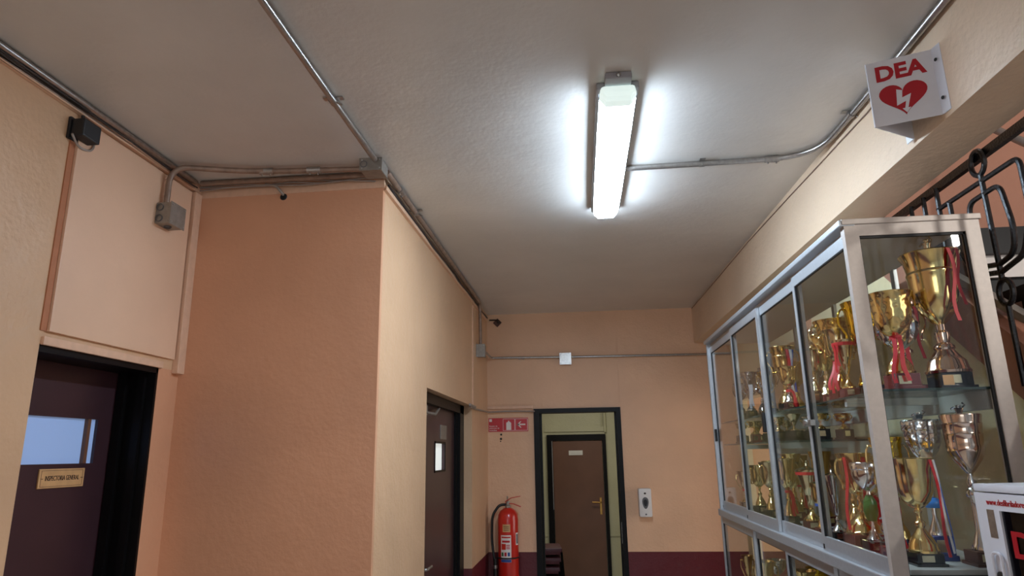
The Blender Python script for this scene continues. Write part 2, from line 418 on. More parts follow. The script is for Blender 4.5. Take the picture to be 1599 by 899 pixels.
lettering('INSPECTORIA GENERAL', .024, M['dark_print'], pl_, mt, width=.165)
for s in (-1, 1): lettering('~', .02, M['dark_print'], pl_, basis((-1.8935, 2.358+s*.097, 1.6395), (0, 1, 0), (0, 0, 1)), name='ornament')
bm = bmesh.new()
for z in (1.612, 1.667): box(bm, -1.8945, -1.8935, 2.257, 2.458, z-.0006, z+.0006)
for y in (2.257, 2.458): box(bm, -1.8945, -1.8935, y-.0006, y+.0006, 1.612, 1.667)
link_mesh('plate_border', bm, M['dark_print'], pl_)
# door_4: maroon door in the hall's left wall, recessed
bm = bmesh.new()
box(bm, -.965, -.925, 3.68, 4.30, 0, 2.0); box(bm, -.965, -.925, 4.62, 5.0, 0, 2.0)
box(bm, -.965, -.925, 4.30, 4.62, 0, 1.60); box(bm, -.965, -.925, 4.30, 4.62, 1.775, 2.0)
dh = struct(link_mesh('door_4', bm, M['maroon_leaf']))
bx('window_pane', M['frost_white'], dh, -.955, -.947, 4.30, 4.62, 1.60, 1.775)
bm = bmesh.new()
for a, b, c, d in ((4.29, 4.63, 1.59, 1.603), (4.29, 4.63, 1.772, 1.785), (4.29, 4.303, 1.59, 1.785), (4.617, 4.63, 1.59, 1.785)): box(bm, -.926, -.921, a, b, c, d)
link_mesh('window_bead', bm, M['black'], dh)
bx('door_plate', M['galv_dull'], dh, -.926, -.921, 4.46, 4.66, 1.80, 1.895, bevel=.002)
bm = bmesh.new(); box(bm, -.995, -.885, 5.0, 5.155, 0, 2.06); box(bm, -.995, -.885, 3.675, 5.155, 2.0, 2.06); box(bm, -.93, -.905, 4.96, 5.0, 0, 2.0)
link_mesh('door_jamb', bm, M['black'], dh)
bm = bmesh.new(); box(bm, -.925, -.895, 3.80, 3.95, 1.93, 1.985); tube(bm, [(-.905, 3.9, 1.945), (-.87, 4.05, 1.94), (-.9, 4.3, 1.99)], .008)
link_mesh('door_closer', bm, M['galv_dull'], dh)
lk = bx('lock_plate', M['galv'], dh, -.926, -.918, 3.87, 3.94, .96, 1.16, bevel=.002)
bm = bmesh.new(); tube(bm, round_path([(-.92, 3.905, 1.08), (-.875, 3.905, 1.08), (-.875, 4.02, 1.08)], .02), .008); link_mesh('lever', bm, M['galv'], lk, True)

# ================================================================ CEILING LAMP
lamp = thing('ceiling_lamp', 'lit white batten lamp with translucent diffuser on the grey ceiling', 'lamp', (.178, 2.712, ZC))
bx('housing', M['housing'], lamp, -.074, .074, -.612, .615, -.029, -.001, bevel=.006)
bm = bmesh.new()
def lens_ring(y, w, k=1): return [(-w*.97, -.028), (-w*1.03, -.046), (-w*.70, -.028-.047*k), (w*.70, -.028-.047*k), (w*1.03, -.046), (w*.97, -.028)]
def lens(name, stations, mats):
    bm = bmesh.new(); prev = None
    for y, w, k in stations:
        cur = [bm.verts.new((a, y, b)) for a, b in lens_ring(y, w, k)]
        if prev:
            for i in range(5): bm.faces.new((prev[i], prev[i+1], cur[i+1], cur[i])).material_index = 1 if i in (0, 4) else 0
        else: bm.faces.new(cur[::-1])
        prev = cur
    bm.faces.new(prev); return link_mesh(name, bm, None, lamp, mats=mats)
lens('diffuser', [(-.572, .062, 1), (-.3, .063, 1), (.3, .063, 1), (.56, .061, 1), (.605, .055, .8), (.618, .048, .55)], [M['lamp'], M['lens_end']])
lens('diffuser_end', [(-.630, .050, .5), (-.624, .058, .75), (-.61, .062, 1), (-.573, .062, 1)], [M['lens_end'], M['lens_end']])
bm = bmesh.new(); box(bm, -.045, .045, -.675, -.611, -.024, -.001, bevel=.004)
mp = link_mesh('mounting_bracket', bm, M['housing'], lamp)
bm = bmesh.new(); lathe(bm, [(0, 0), (.008, 0), (.008, .006), (0, .008)], 12, mtx=basis((0, -.675, -.013), (1, 0, 0), (0, 0, 1))); link_mesh('screw', bm, M['galv'], mp)

# ================================================================ CONDUITS, BOXES, CABLES
def conduit(name, label, pts, r, mat, rad=.1, clamps=(), couplings=(), cat='conduit', group=None):
    bm = bmesh.new(); path = round_path(pts, rad, 8) if len(pts) > 2 else pts
    tube(bm, path, r, 12); o = tag(link_mesh(name, bm, mat, smooth=True), label, cat, group)
    for p, d in clamps:
        b2 = bmesh.new(); p = Vector(p); d = Vector(d).normalized()
        m = basis(p, d, (0, 0, 1) if abs(d.z) < .9 else (1, 0, 0)) @ Matrix.Rotation(math.pi/2, 4, 'Y')
        lathe(b2, [(r*1.02, -.011), (r*1.22, -.011), (r*1.22, .011), (r*1.02, .011)], 14, mtx=m)
        side = d.cross(Vector((0, 0, 1))); side = side.normalized() if side.length > .1 else Vector((1, 0, 0))
        for s in (-1, 1):
            q = p + side*s*r*1.9 + Vector((0, 0, r*.6)); box(b2, q.x-.012, q.x+.012, q.y-.011, q.y+.011, q.z, q.z+.003)
        q = p + side*r*1.3 - Vector((0, 0, r*.6)); tube(b2, [q, q+side*.018-Vector((0, 0, .012))], .004, 6)
        link_mesh('pipe_clamp', b2, M['galv'], o)
    for p, d in couplings:
        b2 = bmesh.new(); p = Vector(p); d = Vector(d).normalized()
        tube(b2, [p-d*.03, p+d*.03], r*1.25, 12)
        for s in (-.018, .018):
            q = p + d*s; tube(b2, [q, q-Vector((0, 0, r*1.25+.006))], .004, 6)
        link_mesh('coupling', b2, M['galv'], o, True)
    return o
conduit('steel_conduit', 'long galvanized conduit crossing the ceiling to the box at the wall corner',
        [(-.838, -4.0, 2.936), (-.828, 2.56, 2.932)], .0125, M['galv'], clamps=[((-.832, 2.08, 2.936), (0, 1, 0))])
conduit('steel_conduit', 'galvanized conduit from the lit lamp bending along the beam', 
        [(.23, 2.812, 2.934), (1.068, 2.79, 2.934), (1.082, 2.30, 2.934), (1.096, -2.0, 2.934)], .0125, M['galv'], .2,
        clamps=[((.585, 2.803, 2.934), (1, 0, 0)), ((1.078, 2.42, 2.934), (0, 1, 0))],
        couplings=[((.884, 2.795, 2.934), (1, 0, 0))])
# corner box on the partition's top corner
def junction_box(name, label, cx, cy, cz, sx, sy, sz, mat, lid_axis, knock=(), cat='junction box', group=None, rz=0):
    t = thing(name, label, cat, (cx, cy, cz), rz, group)
    bx('box_body', mat, t, -sx/2, sx/2, -sy/2, sy/2, -sz/2, sz/2, bevel=.003)
    e = .003
    if lid_axis == '-y': bx('cover_plate', mat, t, -sx/2-.003, sx/2+.003, -sy/2-e, -sy/2, -sz/2-.003, sz/2+.003)
    if lid_axis == '+x': bx('cover_plate', mat, t, sx/2, sx/2+e, -sy/2-.003, sy/2+.003, -sz/2-.003, sz/2+.003)
    for i, (a, b, ax) in enumerate(knock):
        bm = bmesh.new()
        m = basis((a, -sy/2-.0006, b), (1, 0, 0), (0, 0, 1)) if ax == 'y' else basis((a, b, -sz/2-.0006), (1, 0, 0), (0, -1, 0))
        lathe(bm, [(.0125, -.002), (.0155, -.002), (.0155, .004), (.0125, .004)], 18, mtx=m)
        link_mesh('knockout', bm, M['grey_plastic'], t)
    for s in (-1, 1):
        for u in (-1, 1):
            bm = bmesh.new()
            if lid_axis == '+x': m = basis((sx/2+e, s*(sy/2-.008), u*(sz/2-.008)), (0, 1, 0), (0, 0, 1))
            else: m = basis((s*(sx/2-.008), -sy/2-e, u*(sz/2-.008)), (1, 0, 0), (0, 0, 1))
            lathe(bm, [(0, .003), (.004, .002), (.004, -.001)], 8, mtx=m); link_mesh('screw', bm, M['galv'], t)
    return t
junction_box('corner_junction_box', 'galvanized junction box at the top corner of the salmon wall', -.852, 2.635, 2.922, .094, .10, .054, M['galv_dull'], '-y', [(-.03, 0, 'y')])
junction_box('wall_junction_box', 'square metal box with knockouts high on the left wall', -1.710, 2.525, 2.705, .078, .10, .092, M['galv_dull'], '+x', [(-.008, .024, 'y'), (-.008, -.024, 'y'), (0, .0, 'z')])
junction_box('square_junction_box', 'bright square metal box on the far wall conduit above the doorway', -.103, 5.97, 2.516, .098, .05, .098, M['galv'], '-y')
junction_box('hall_junction_box', 'small grey metal box under the vertical conduit by the far corner', -.783, 5.41, 2.525, .068, .09, .10, M['galv_dull'], '-y')
conduit('bent_conduit', 'dull conduit along the salmon wall top bending down to the left box',
        [(-.90, 2.64, 2.925), (-1.40, 2.60, 2.925), (-1.71, 2.50, 2.925), (-1.71, 2.50, 2.755)], .0125, M['old_pipe'], .17,
        couplings=[((-1.33, 2.605, 2.925), (1, .08, 0)), ((-1.12, 2.622, 2.925), (1, .08, 0))])
conduit('wall_conduit', 'overpainted conduit in the angle between the salmon wall and the ceiling', [(-1.70, 2.72, 2.936), (-.9, 2.725, 2.936)], .012, M['old_pipe'])
bm = bmesh.new()
for k in range(3):
    pts = []
    for i in range(15):
        x = -1.72 + .84*i/14; pts.append((x, 2.742+.006*math.sin(i*1.3+k), 2.928-.006*k+.004*math.sin(i*.9+2*k)))
    tube(bm, pts, .0035, 6)
pts = round_path([(-1.40, 2.742, 2.925), (-1.345, 2.735, 2.912), (-1.325, 2.75, 2.885), (-1.322, 2.79, 2.872)], .03)
tube(bm, pts, .006, 8)
tag(link_mesh('cable_bundle', bm, M['cable'], smooth=True), 'loose grey cables along the salmon wall top entering a small hole', 'cable')
bm = bmesh.new(); lathe(bm, [(0, .0005), (.013, .0005), (.017, -.003)], 14, lobes=3, lob=.12, mtx=basis((-1.322, 2.767, 2.870), (1, 0, 0), (0, 0, 1)))
link_mesh('cable_hole', bm, M['gasket'], wf)
for k, (dx, dz, r_, lb) in enumerate(((-1.712, 2.934, .012, 'overpainted conduit along the left wall top, outermost from the wall'),
                                     (-1.733, 2.912, .008, 'thin conduit along the left wall top, tight against the painted strip'))):
    conduit('ceiling_conduit', lb, [(dx, -4, dz), (dx, 1.4, dz), (dx-.004, 2.70, dz+.002)], r_, M['old_pipe'] if k else M['galv'], .05)
bm = bmesh.new()
for k in range(4):
    pts = [(-1.722+.012*math.sin(i*.55+k*1.7)+.004*k-.006, -3.5+6.2*i/40, 2.928+.006*math.cos(i*.8+k)-.005*k) for i in range(41)]
    tube(bm, pts, .0035, 6)
tag(link_mesh('cable_bundle', bm, M['dark_cable'], smooth=True), 'dark cables tangled along the conduits at the left wall top', 'cable')
conduit('hall_conduit', 'conduit along the hall wall top from the corner box towards the far wall', 
        [(-.815, 2.70, 2.932), (-.792, 5.395, 2.930), (-.787, 5.40, 2.56)], .0135, M['old_pipe'], .07,
        clamps=[((-.811, 3.22, 2.932), (0, 1, 0))], couplings=[((-.813, 2.93, 2.932), (0, 1, 0))])
bm = bmesh.new()
for k in range(3):
    tube(bm, [(xs(2.8+3.1*i/24)+.012+.006*math.sin(i*.7+k*2), 2.8+3.1*i/24, 2.905+.006*math.cos(i+k)-.004*k) for i in range(25)], .005, 6)
tag(link_mesh('cable_bundle', bm, M['dark_cable'], smooth=True), 'dark cables under the conduit at the hall wall top', 'cable')
conduit('far_wall_conduit', 'thin metal conduit running straight across the far wall through the square box',
        [(-.775, 5.45, 2.545), (-.775, 5.972, 2.545), (-.15, 5.975, 2.535), (1.40, 5.978, 2.520)], .010, M['galv'], .03,
        couplings=[((-.5, 5.974, 2.541), (1, 0, 0))])
rw = bmesh.new(); box(rw, -.838, -.815, 5.972, 6.0, 2.09, 2.90, bevel=.003); box(rw, -.838, -.41, 5.976, 6.0, 2.086, 2.112, bevel=.003)
tag(link_mesh('cable_duct', rw, M['trim']), 'painted cable duct down the far corner and across to the doorway', 'duct')
bm = bmesh.new(); tube(bm, [(xs(5.05)+.01, 5.02, 2.05), (xs(5.1)+.012, 5.25, 2.045), (-.80, 5.95, 2.06), (-.6, 5.97, 2.066), (-.39, 5.965, 2.06)], .007, 8)
tube(bm, [(xs(5.05)+.012, 5.0, 2.062), (xs(5.1)+.02, 5.2, 2.056)], .01, 8)
tag(link_mesh('loose_cable', bm, M['cable'], smooth=True), 'grey cable sagging from the maroon door head to the open doorway', 'cable')
# stub of an old fixing high in the far corner
t = thing('cable_stub', 'frayed black cable stub in a chipped hole high on the far wall', 'cable', (-.722, 5.99, 2.88))
bm = bmesh.new(); tube(bm, [(-.07, .005, .02), (-.02, 0, .018), (.01, -.02, .012), (.012, -.03, -.02)], .007, 8); tube(bm, [(0, -.01, .01), (.03, -.02, -.015)], .006, 8)
link_mesh('cable_end', bm, M['dark_cable'], t, True)
bm = bmesh.new(); lathe(bm, [(0, .002), (.028, .002), (.034, .009)], 12, lobes=4, lob=.2, mtx=basis((.005, .01, -.008), (1, 0, 0), (0, 0, 1))); link_mesh('chipped_plaster', bm, M['base_wood'], t)
bm = bmesh.new()
w = [(2.05, 2.905), (2.34, 2.893), (2.6, 2.901), (2.81, 2.906), (3.2, 2.918), (3.63, 2.928), (4.03, 2.936), (5.0, 2.934), (5.97, 2.938)]
xb = lambda y: 1.11-.02*(y-1.5)/1.5 if y < 3 else 1.09-.045*(y-3)/3
tube(bm, [(xb(y)-.003, y, z) for y, z in w], .0028, 6)
tag(link_mesh('thin_wire', bm, M['old_pipe'], smooth=True), 'thin brown wire drooping along the beam face behind the heart sign', 'wire')
# black siren box on the left wall
sp = thing('siren_box', 'small black plastic siren box high on the left wall', 'siren', (-1.705, 2.015, 2.840))
bx('case', M['speaker'], sp, -.035, .015, -.042, .042, -.033, .034, bevel=.006)
bx('back_plate', M['speaker'], sp, -.045, -.034, -.048, .048, -.042, .040, bevel=.003)
bm = bmesh.new(); tube(bm, round_path([(-.02, -.05, -.03), (-.03, .0, -.062), (-.02, .055, -.05), (-.03, .07, .0)], .03), .004, 8); link_mesh('cord', bm, M['cable'], sp, True)
bm = bmesh.new(); tube(bm, [(-.03, 0, .045), (-.032, .0, .075)], .006, 8); link_mesh('cord', bm, M['dark_cable'], sp, True)

# ================================================================ DEA SIGN ON THE BEAM
A = Vector((.932, 1.955)); W1 = Vector((1.098, 1.893)); W2 = Vector((1.092, 2.055)); W0 = Vector((1.104, 1.858))
Z0, Z1 = 2.647, 2.862
sg = thing('defibrillator_sign', 'white folded DEA sign with a red heart on the beam', 'sign', (0, 0, 0))
def sheet(name, p, q, z0, z1, th, mat, parent):
    d = (q-p).normalized(); n = Vector((-d.y, d.x))*th
    bm = bmesh.new(); prism(bm, [tuple(p), tuple(q), tuple(q+n), tuple(p+n)], z0, z1, 'z'); return link_mesh(name, bm, mat, parent)
face = sheet('front_face', A, W1, Z0, Z1, .003, M['white'], sg)
sheet('rear_face', A, W2, Z0, Z1, -.003, M['white'], sg)
fl = sheet('mounting_flange', W1, W0, Z0, Z1, .003, M['white'], sg)
sheet('mounting_flange', W2, W2+Vector((-.002, .035)), Z0, Z1, .003, M['white'], sg)
for z in (Z0+.045, Z1-.045):
    bm = bmesh.new(); c = (W1+W0)/2; lathe(bm, [(0, .002), (.005, .002), (.0055, 0)], 12, mtx=basis((c.x-.004, c.y, z), (W0-W1).to_3d(), (0, 0, 1))); link_mesh('screw_hole', bm, M['gasket'], fl)
fx = (W1-A).to_3d().normalized(); fw = (W1-A).length
fn = fx.cross(Vector((0, 0, 1)))
o_ = A.to_3d() + Vector((0, 0, Z0)) + fn*.0008
fb = basis(o_, fx, (0, 0, 1))
lettering('DEA', .068, M['red_print'], face, fb @ Matrix.Translation((fw*.5, .168, 0)), extrude=.0004, width=fw*.76, bold=.0026)
s = fw*.36
heart = []
for i in range(48):
    a = 2*math.pi*i/48
    heart.append((16*math.sin(a)**3/16*s, (13*math.cos(a)-5*math.cos(2*a)-2*math.cos(3*a)-math.cos(4*a))/16*s*.92))
bm = bmesh.new(); prism(bm, [(x+fw*.5, y+.083) for x, y in heart], 0, .0006, 'z'); bm.transform(fb); hrt = link_mesh('heart', bm, M['red_print'], face)
bolt = [(-.26, .41), (-.02, .31), (-.07, -.06), (.31, .07), (.11, -.62), (.23, -.62), (.03, -.86), (-.13, -.62), (-.02, -.62), (.06, -.27), (-.33, -.43)]
bm = bmesh.new(); prism(bm, [(x*s+fw*.5, y*s+.083) for x, y in bolt], .0006, .0012, 'z'); bm.transform(fb); link_mesh('lightning_arrow', bm, M['white'], hrt)

# ================================================================ FAR WALL ITEMS
es = thing('extinguisher_sign', 'red sign with white extinguisher and arrow above the red cylinder', 'sign', (-.6295, 5.998, 1.949))
plate = bx('sign_plate', M['sign_red'], es, -.1765, .1765, -.004, 0, -.0595, .0595)
def flat(name, poly, mat, parent, y=-.0046):
    bm = bmesh.new(); prism(bm, poly, y, y+.001, 'y'); return link_mesh(name, bm, mat, parent)
bm = bmesh.new()
for x0, x1 in ((-.048, .058), (.062, .171)):
    for a in ((x0, x1, .049, .052), (x0, x1, -.052, -.049), (x0, x0+.003, -.052, .052), (x1-.003, x1, -.052, .052)): box(bm, a[0], a[1], -.0046, -.0038, a[2], a[3])
link_mesh('panel_border', bm, M['white_print'], plate)
flat('extinguisher_symbol', [(-.018, -.045), (.026, -.045), (.026, .016), (.014, .026), (.008, .026), (.008, .035), (-.002, .035), (-.002, .026), (-.018, .018)], M['white_print'], plate)
bm = bmesh.new(); box(bm, .083, .152, -.0046, -.0038, -.005, .007)
for sg_ in (-1, 1): prism(bm, [(.078, .001), (.108, .001+sg_*.028), (.118, .001+sg_*.028), (.093, .001)], -.0046, -.0038, 'y')
link_mesh('arrow_symbol', bm, M['white_print'], plate)
flat('emblem', [(-.170, .028), (-.146, .028), (-.146, .052), (-.170, .052)], M['white_print'], plate)
for i, tx in enumerate(('Equipo de', 'extinción de', 'incendios')):
    lettering(tx, .018, M['white_print'], plate, basis((-.170, -.0046, -.010-.0185*i), (1, 0, 0), (0, 0, 1)), align='LEFT')
bm = bmesh.new()
for i, (x, z, r) in enumerate(((-.695, 1.865, .008), (-.697, 1.828, .009), (-.70, 1.807, .005))):
    lathe(bm, [(0, .001), (r, .001), (r*1.2, -.002)], 10, mtx=basis((x, 5.9985, z), (1, 0, 0), (0, 0, 1)))
tag(link_mesh('screw_holes', bm, M['gasket']), 'old screw holes in the wall under the red sign', 'hole')

fe = thing('fire_extinguisher', 'red fire extinguisher with black hose on the far wall', 'extinguisher', (-.632, 5.885, .56))
H = .70
bm = bmesh.new(); lathe(bm, [(0, 0), (.078, 0), (.086, .012), (.0865, .60), (.082, .64), (.066, .672), (.04, .692), (.022, .698), (0, .698)], 32); cyl = link_mesh('cylinder', bm, M['ext_red'], fe, True)
bm = bmesh.new(); lathe(bm, [(.022, .69), (.024, .70), (.024, .715), (.018, .72), (.018, .745), (0, .748)], 18); vl = link_mesh('valve', bm, M['galv'], fe, True)
bm = bmesh.new(); tube(bm, [(0, 0, .745), (-.004, 0, .79)], .006, 8); link_mesh('pressure_pin', bm, M['galv'], fe, True)
for nm, pp_ in (('carry_handle', [(-.02, 0, .735), (.05, -.01, .728), (.112, -.02, .705)]), ('squeeze_lever', [(-.02, 0, .745), (.03, -.008, .775), (.11, -.02, .79)])):
    bm = bmesh.new(); tube(bm, pp_, 0, flat=(.003, .011)); link_mesh(nm, bm, M['ext_red'] if nm != 'carry_handle' else M['ext_red'], fe)
bm = bmesh.new(); hp = round_path([(-.015, 0, .722), (-.07, -.015, .72), (-.13, -.03, .64), (-.135, -.035, .42), (-.105, -.05, .26), (-.105, -.05, .02)], .12, 8); tube(bm, hp, .011, 10); hose = link_mesh('hose', bm, M['rubber'], fe, True)
bm = bmesh.new(); tube(bm, [(-.105, -.05, .30), (-.105, -.05, .05)], .017, 10); link_mesh('nozzle', bm, M['rubber'], hose, True)
bm = bmesh.new(); tube(bm, [(-.105, -.05, .225), (-.105, -.05, .25)], .0185, 10); link_mesh('ferrule', bm, M['galv'], hose, True)
bm = bmesh.new(); tube(bm, [(.088*math.cos(a), .088*math.sin(a), .305) for a in [2*math.pi*i/24 for i in range(24)]], .006, 8, closed=True); tube(bm, [(-.088, -.02, .305), (-.118, -.05, .30)], .006, 8); link_mesh('hose_strap', bm, M['rubber'], fe, True)
def curved(name, a0, a1, z0, z1, mat, parent, r=.0872, n=8):
    bm = bmesh.new(); P = []
    for i in range(n+1):
        a = math.radians(a0+(a1-a0)*i/n); P.append([bm.verts.new((rr*math.cos(a), rr*math.sin(a), z)) for rr in (r, r-.0025) for z in (z0, z1)])
    for A_, B_ in zip(P, P[1:]):
        for f in ((A_[0], B_[0], B_[1], A_[1]), (A_[2], A_[3], B_[3], B_[2]), (A_[1], B_[1], B_[3], A_[3]), (A_[0], A_[2], B_[2], B_[0])): bm.faces.new(f)
    bm.faces.new((P[0][0], P[0][1], P[0][3], P[0][2])); bm.faces.new((P[-1][0], P[-1][2], P[-1][3], P[-1][1]))
    return link_mesh(name, bm, mat, parent)
lb = curved('label', 232, 292, .275, .485, M['white_print'], fe)
curved('label_band', 236, 288, .372, .418, M['ext_red'], lb, .0877)
curved('label_band', 262, 288, .372, .418, M['white_print'], lb, .0881)
curved('label_band', 236, 288, .463, .474, M['ext_red'], lb, .0877)
curved('label_band', 233, 291, .276, .297, M['blue_print'], lb, .0877)
curved('label_text', 240, 284, .428, .444, M['sign_red'], lb, .0877)
for a0, mt_ in ((236, 'green_print'), (254, 'sign_red'), (272, 'blue_print')): curved('pictogram', a0, a0+12, .322, .352, M[mt_], lb, .0877)
for i in range(3): curved('label_text', 264, 285, .378+.013*i, .385+.013*i, M['sign_red'], lb, .0884)
curved('inspection_tag', 244, 288, .51, .57, M['plate_tan'], fe)
for i in range(3): curved('tag_text', 250, 280, .522+.014*i, .526+.014*i, M['dark_print'], fe, .0876)
sl_ = curved('side_label', 322, 345, .405, .50, M['white_print'], fe); curved('label_text', 327, 340, .415, .49, M['grey_plastic'], sl_, .0877)
bm = bmesh.new(); box(bm, -.03, .03, .08, .112, .40, .62); link_mesh('wall_bracket', bm, M['rubber'], fe)

sd = thing('soap_dispenser', 'white wall dispenser with grey oval window right of the doorway', 'dispenser', (.522, 5.999, 1.284))
bm = bmesh.new(); box(bm, -.054, .054, -.095, 0, -.115, .115, bevel=.016); cas = link_mesh('case', bm, M['white_plastic'], sd, True)
ov = [(.026*math.sin(a)*(1+.25*math.cos(a)), .047*math.cos(a)-.002) for a in [2*math.pi*i/28 for i in range(28)]]
flat('sight_window', ov, M['grey_plastic'], sd, -.0985)
flat('sight_window_inset', [(x*.6, z*.6) for x, z in ov], M['speaker'], sd, -.0988)
flat('emblem', [(.010*math.cos(a), .075+.008*math.sin(a)) for a in [2*math.pi*i/12 for i in range(12)]], M['dark_print'], sd, -.0965)
flat('lock_button', [(.007*math.cos(a), -.092+.007*math.sin(a)) for a in [2*math.pi*i/12 for i in range(12)]], M['grey_plastic'], sd, -.0965)

# stacked chairs just inside the back room: each chair leans its padded back to the doorway
def chair(i, x, y, z, lab):
    t = thing('stacking_chair', lab, 'chair', (x, y, z), 0, 'maroon chairs stacked in the back room')
    bm = bmesh.new(); box(bm, -.19, .19, -.18, .20, .405, .468, bevel=.02); link_mesh('seat', bm, M['chair_pad'], t, True)
    bm = bmesh.new(); prev = None
    for k in range(9):
        u = -1+2*k/8; xx = .20*u; yy = .20 + .05*(1-u*u)
        cur = [bm.verts.new((xx, yy+dy, zz)) for dy, zz in ((-.012, .62), (.012, .62), (.022, .80), (-.004, .80))]
        if prev:
            for a in range(4): bm.faces.new((prev[a], prev[(a+1) % 4], cur[(a+1) % 4], cur[a]))
        else: bm.faces.new(cur[::-1])
        prev = cur
    bm.faces.new(prev); bmesh.ops.bevel(bm, geom=[e for e in bm.edges if abs(e.verts[0].co.x-e.verts[1].co.x) > .02], offset=.006, segments=2, affect='EDGES')
    link_mesh('backrest', bm, M['chair_pad'], t, True)
    for sx in (-1, 1):
        bm = bmesh.new(); tube(bm, round_path([(sx*.205, .24, 0), (sx*.205, .215, .45), (sx*.19, .225, .66)], .1), .011, 8); link_mesh('leg', bm, M['black'], t, True)
        bm = bmesh.new(); tube(bm, [(sx*.205, -.20, 0), (sx*.19, -.17, .43)], .011, 8); link_mesh('leg', bm, M['black'], t, True)
    return t
ORD = ('lowest maroon chair of the stack behind the doorway', 'second maroon chair from the bottom of the doorway stack', 'middle maroon chair of the stack behind the doorway', 'maroon chair just under the top one of the doorway stack', 'top maroon chair of the stack behind the doorway')
for i in range(5):
    c_ = chair(i, -.425+.004*i, 7.02, .085*i, ORD[i]); c_.rotation_euler.z = math.pi/2+.05*(i-2)

# ================================================================ WROUGHT-IRON GRILLE beside the stair (x = 1.325)
GX = 1.322
gr = thing('iron_grille', 'black wrought iron grille under the beam by the stair', 'grille', (GX, 2.1, 1.9))
def bar(name, pts, r=.0085, closed=False):
    bm = bmesh.new(); tube(bm, [(0, y-2.1, z-1.9) for y, z in pts], r, 8, closed=closed); return link_mesh(name, bm, M['iron'], gr, True)
bm = bmesh.new(); box(bm, .0075, .027, -2.6, .80, .705, .733); link_mesh('top_bar', bm, M['iron'], gr)
def rp(pts, rad): return [(p.x, p.y) for p in round_path([(a, b, 0) for a, b in pts], rad, 6)]
def unit(c):
    """one repeat of the ornament centred on y = c"""
    bar('ring', [(c+.036*math.cos(a), 2.592+.041*math.sin(a)) for a in [2*math.pi*i/20 for i in range(20)]], closed=True)
    bar('post', [(c-.004, 2.552), (c-.008, 2.20)])
    bar('outer_arch', rp([(c+.265, 2.531), (c-.19, 2.527), (c-.19, 2.36), (c-.13, 2.245), (c-.012, 2.222)], .03))
    bar('outer_arch', rp([(c+.19, 2.531), (c+.19, 2.36), (c+.12, 2.245), (c-.012, 2.222)], .05))
    bar('inner_arch', rp([(c-.012, 2.248), (c-.09, 2.262), (c-.108, 2.34), (c-.082, 2.486), (c+.085, 2.484), (c+.10, 2.34), (c+.075, 2.262), (c-.012, 2.248)], .035))
    bar('ring', [(c-.014+.034*math.cos(a), 2.158+.039*math.sin(a)) for a in [2*math.pi*i/20 for i in range(20)]], closed=True)
    bar('post', [(c-.012, 2.120), (c-.014, max(zlow(c)+.06, 1.5))])
unit(2.146)
for y in (2.592, 2.497, 2.404):
    bar('bar', [(y, 2.61), (y, 2.21)])
unit(1.55)
for y in (1.845, 1.25, 1.16): bar('bar', [(y, 2.61), (y, max(zlow(y)+.15, 1.2))])
unit(.86)
# sloping handrail of the stair and a flight: two white risers with green words and black treads
hr = thing('stair_handrail', 'grey steel handrail sloping down along the stair edge', 'handrail', (0, 0, 0))
bm = bmesh.new(); tube(bm, [(1.385, 2.75, 2.162+.66*.465), (1.385, 2.285, 2.162), (1.385, .2, 2.162-.66*2.085)], 0, flat=(.012, .016)); link_mesh('rail', bm, M['galv_dull'], hr)
for y in (2.6, 1.6, .6):
    bm = bmesh.new(); z = 2.162+.66*(y-2.285); tube(bm, [(1.385, y, zlow(y)+.17), (1.385, y, z)], .008, 8); link_mesh('baluster', bm, M['galv_dull'], hr)
st = thing('staircase', 'dark stair with white risers bearing green words behind the grille', 'staircase', (1.43, 0, 0))
for i, (y, z0, z1, tx) in enumerate(((2.20, 2.055, 2.150, 'ma a'), (2.46, 2.283, 2.365, 'te'), (1.94, 1.83, 1.93, ''), (1.68, 1.61, 1.71, ''), (1.42, 1.39, 1.49, ''))):
    rs = bx('riser', M['white_print'], st, 0, 1.0, y, y+.02, z0, z1)
    if tx: lettering(tx, .088, M['green_print'], rs, basis((.10 if i == 0 else .02, y-.001, (z0+z1)/2-.004), (1, 0, 0), (0, 0, 1)))
    bx('tread', M['black'], st, 0, 1.0, y-.03, y+.30, z1, z1+.05)
    bx('riser_back', M['black'], st, 0, 1.0, y+.021, y+.04, z0-.10, z1)
bx('landing', M['black'], st, 0, 2.0, 2.46, 3.88, 2.4155, 2.47)
bm = bmesh.new(); tube(bm, [(2.2, 3.36, 3.27), (2.2, 2.9, 2.86)], .02, 10); tube(bm, [(2.2, 3.36, 3.27), (2.2, 3.9, 3.75)], .02, 10)
tag(link_mesh('upper_handrail', bm, M['galv_dull'], smooth=True), 'dark steel rail of the upper flight behind the grille top', 'handrail')

# ================================================================ DEFIBRILLATOR CABINET
ang = math.radians(-8)
aed = thing('defibrillator_cabinet', 'white metal defibrillator cabinet with dark window by the trophy case', 'defibrillator cabinet', (1.022, 1.935, 1.17), 0)
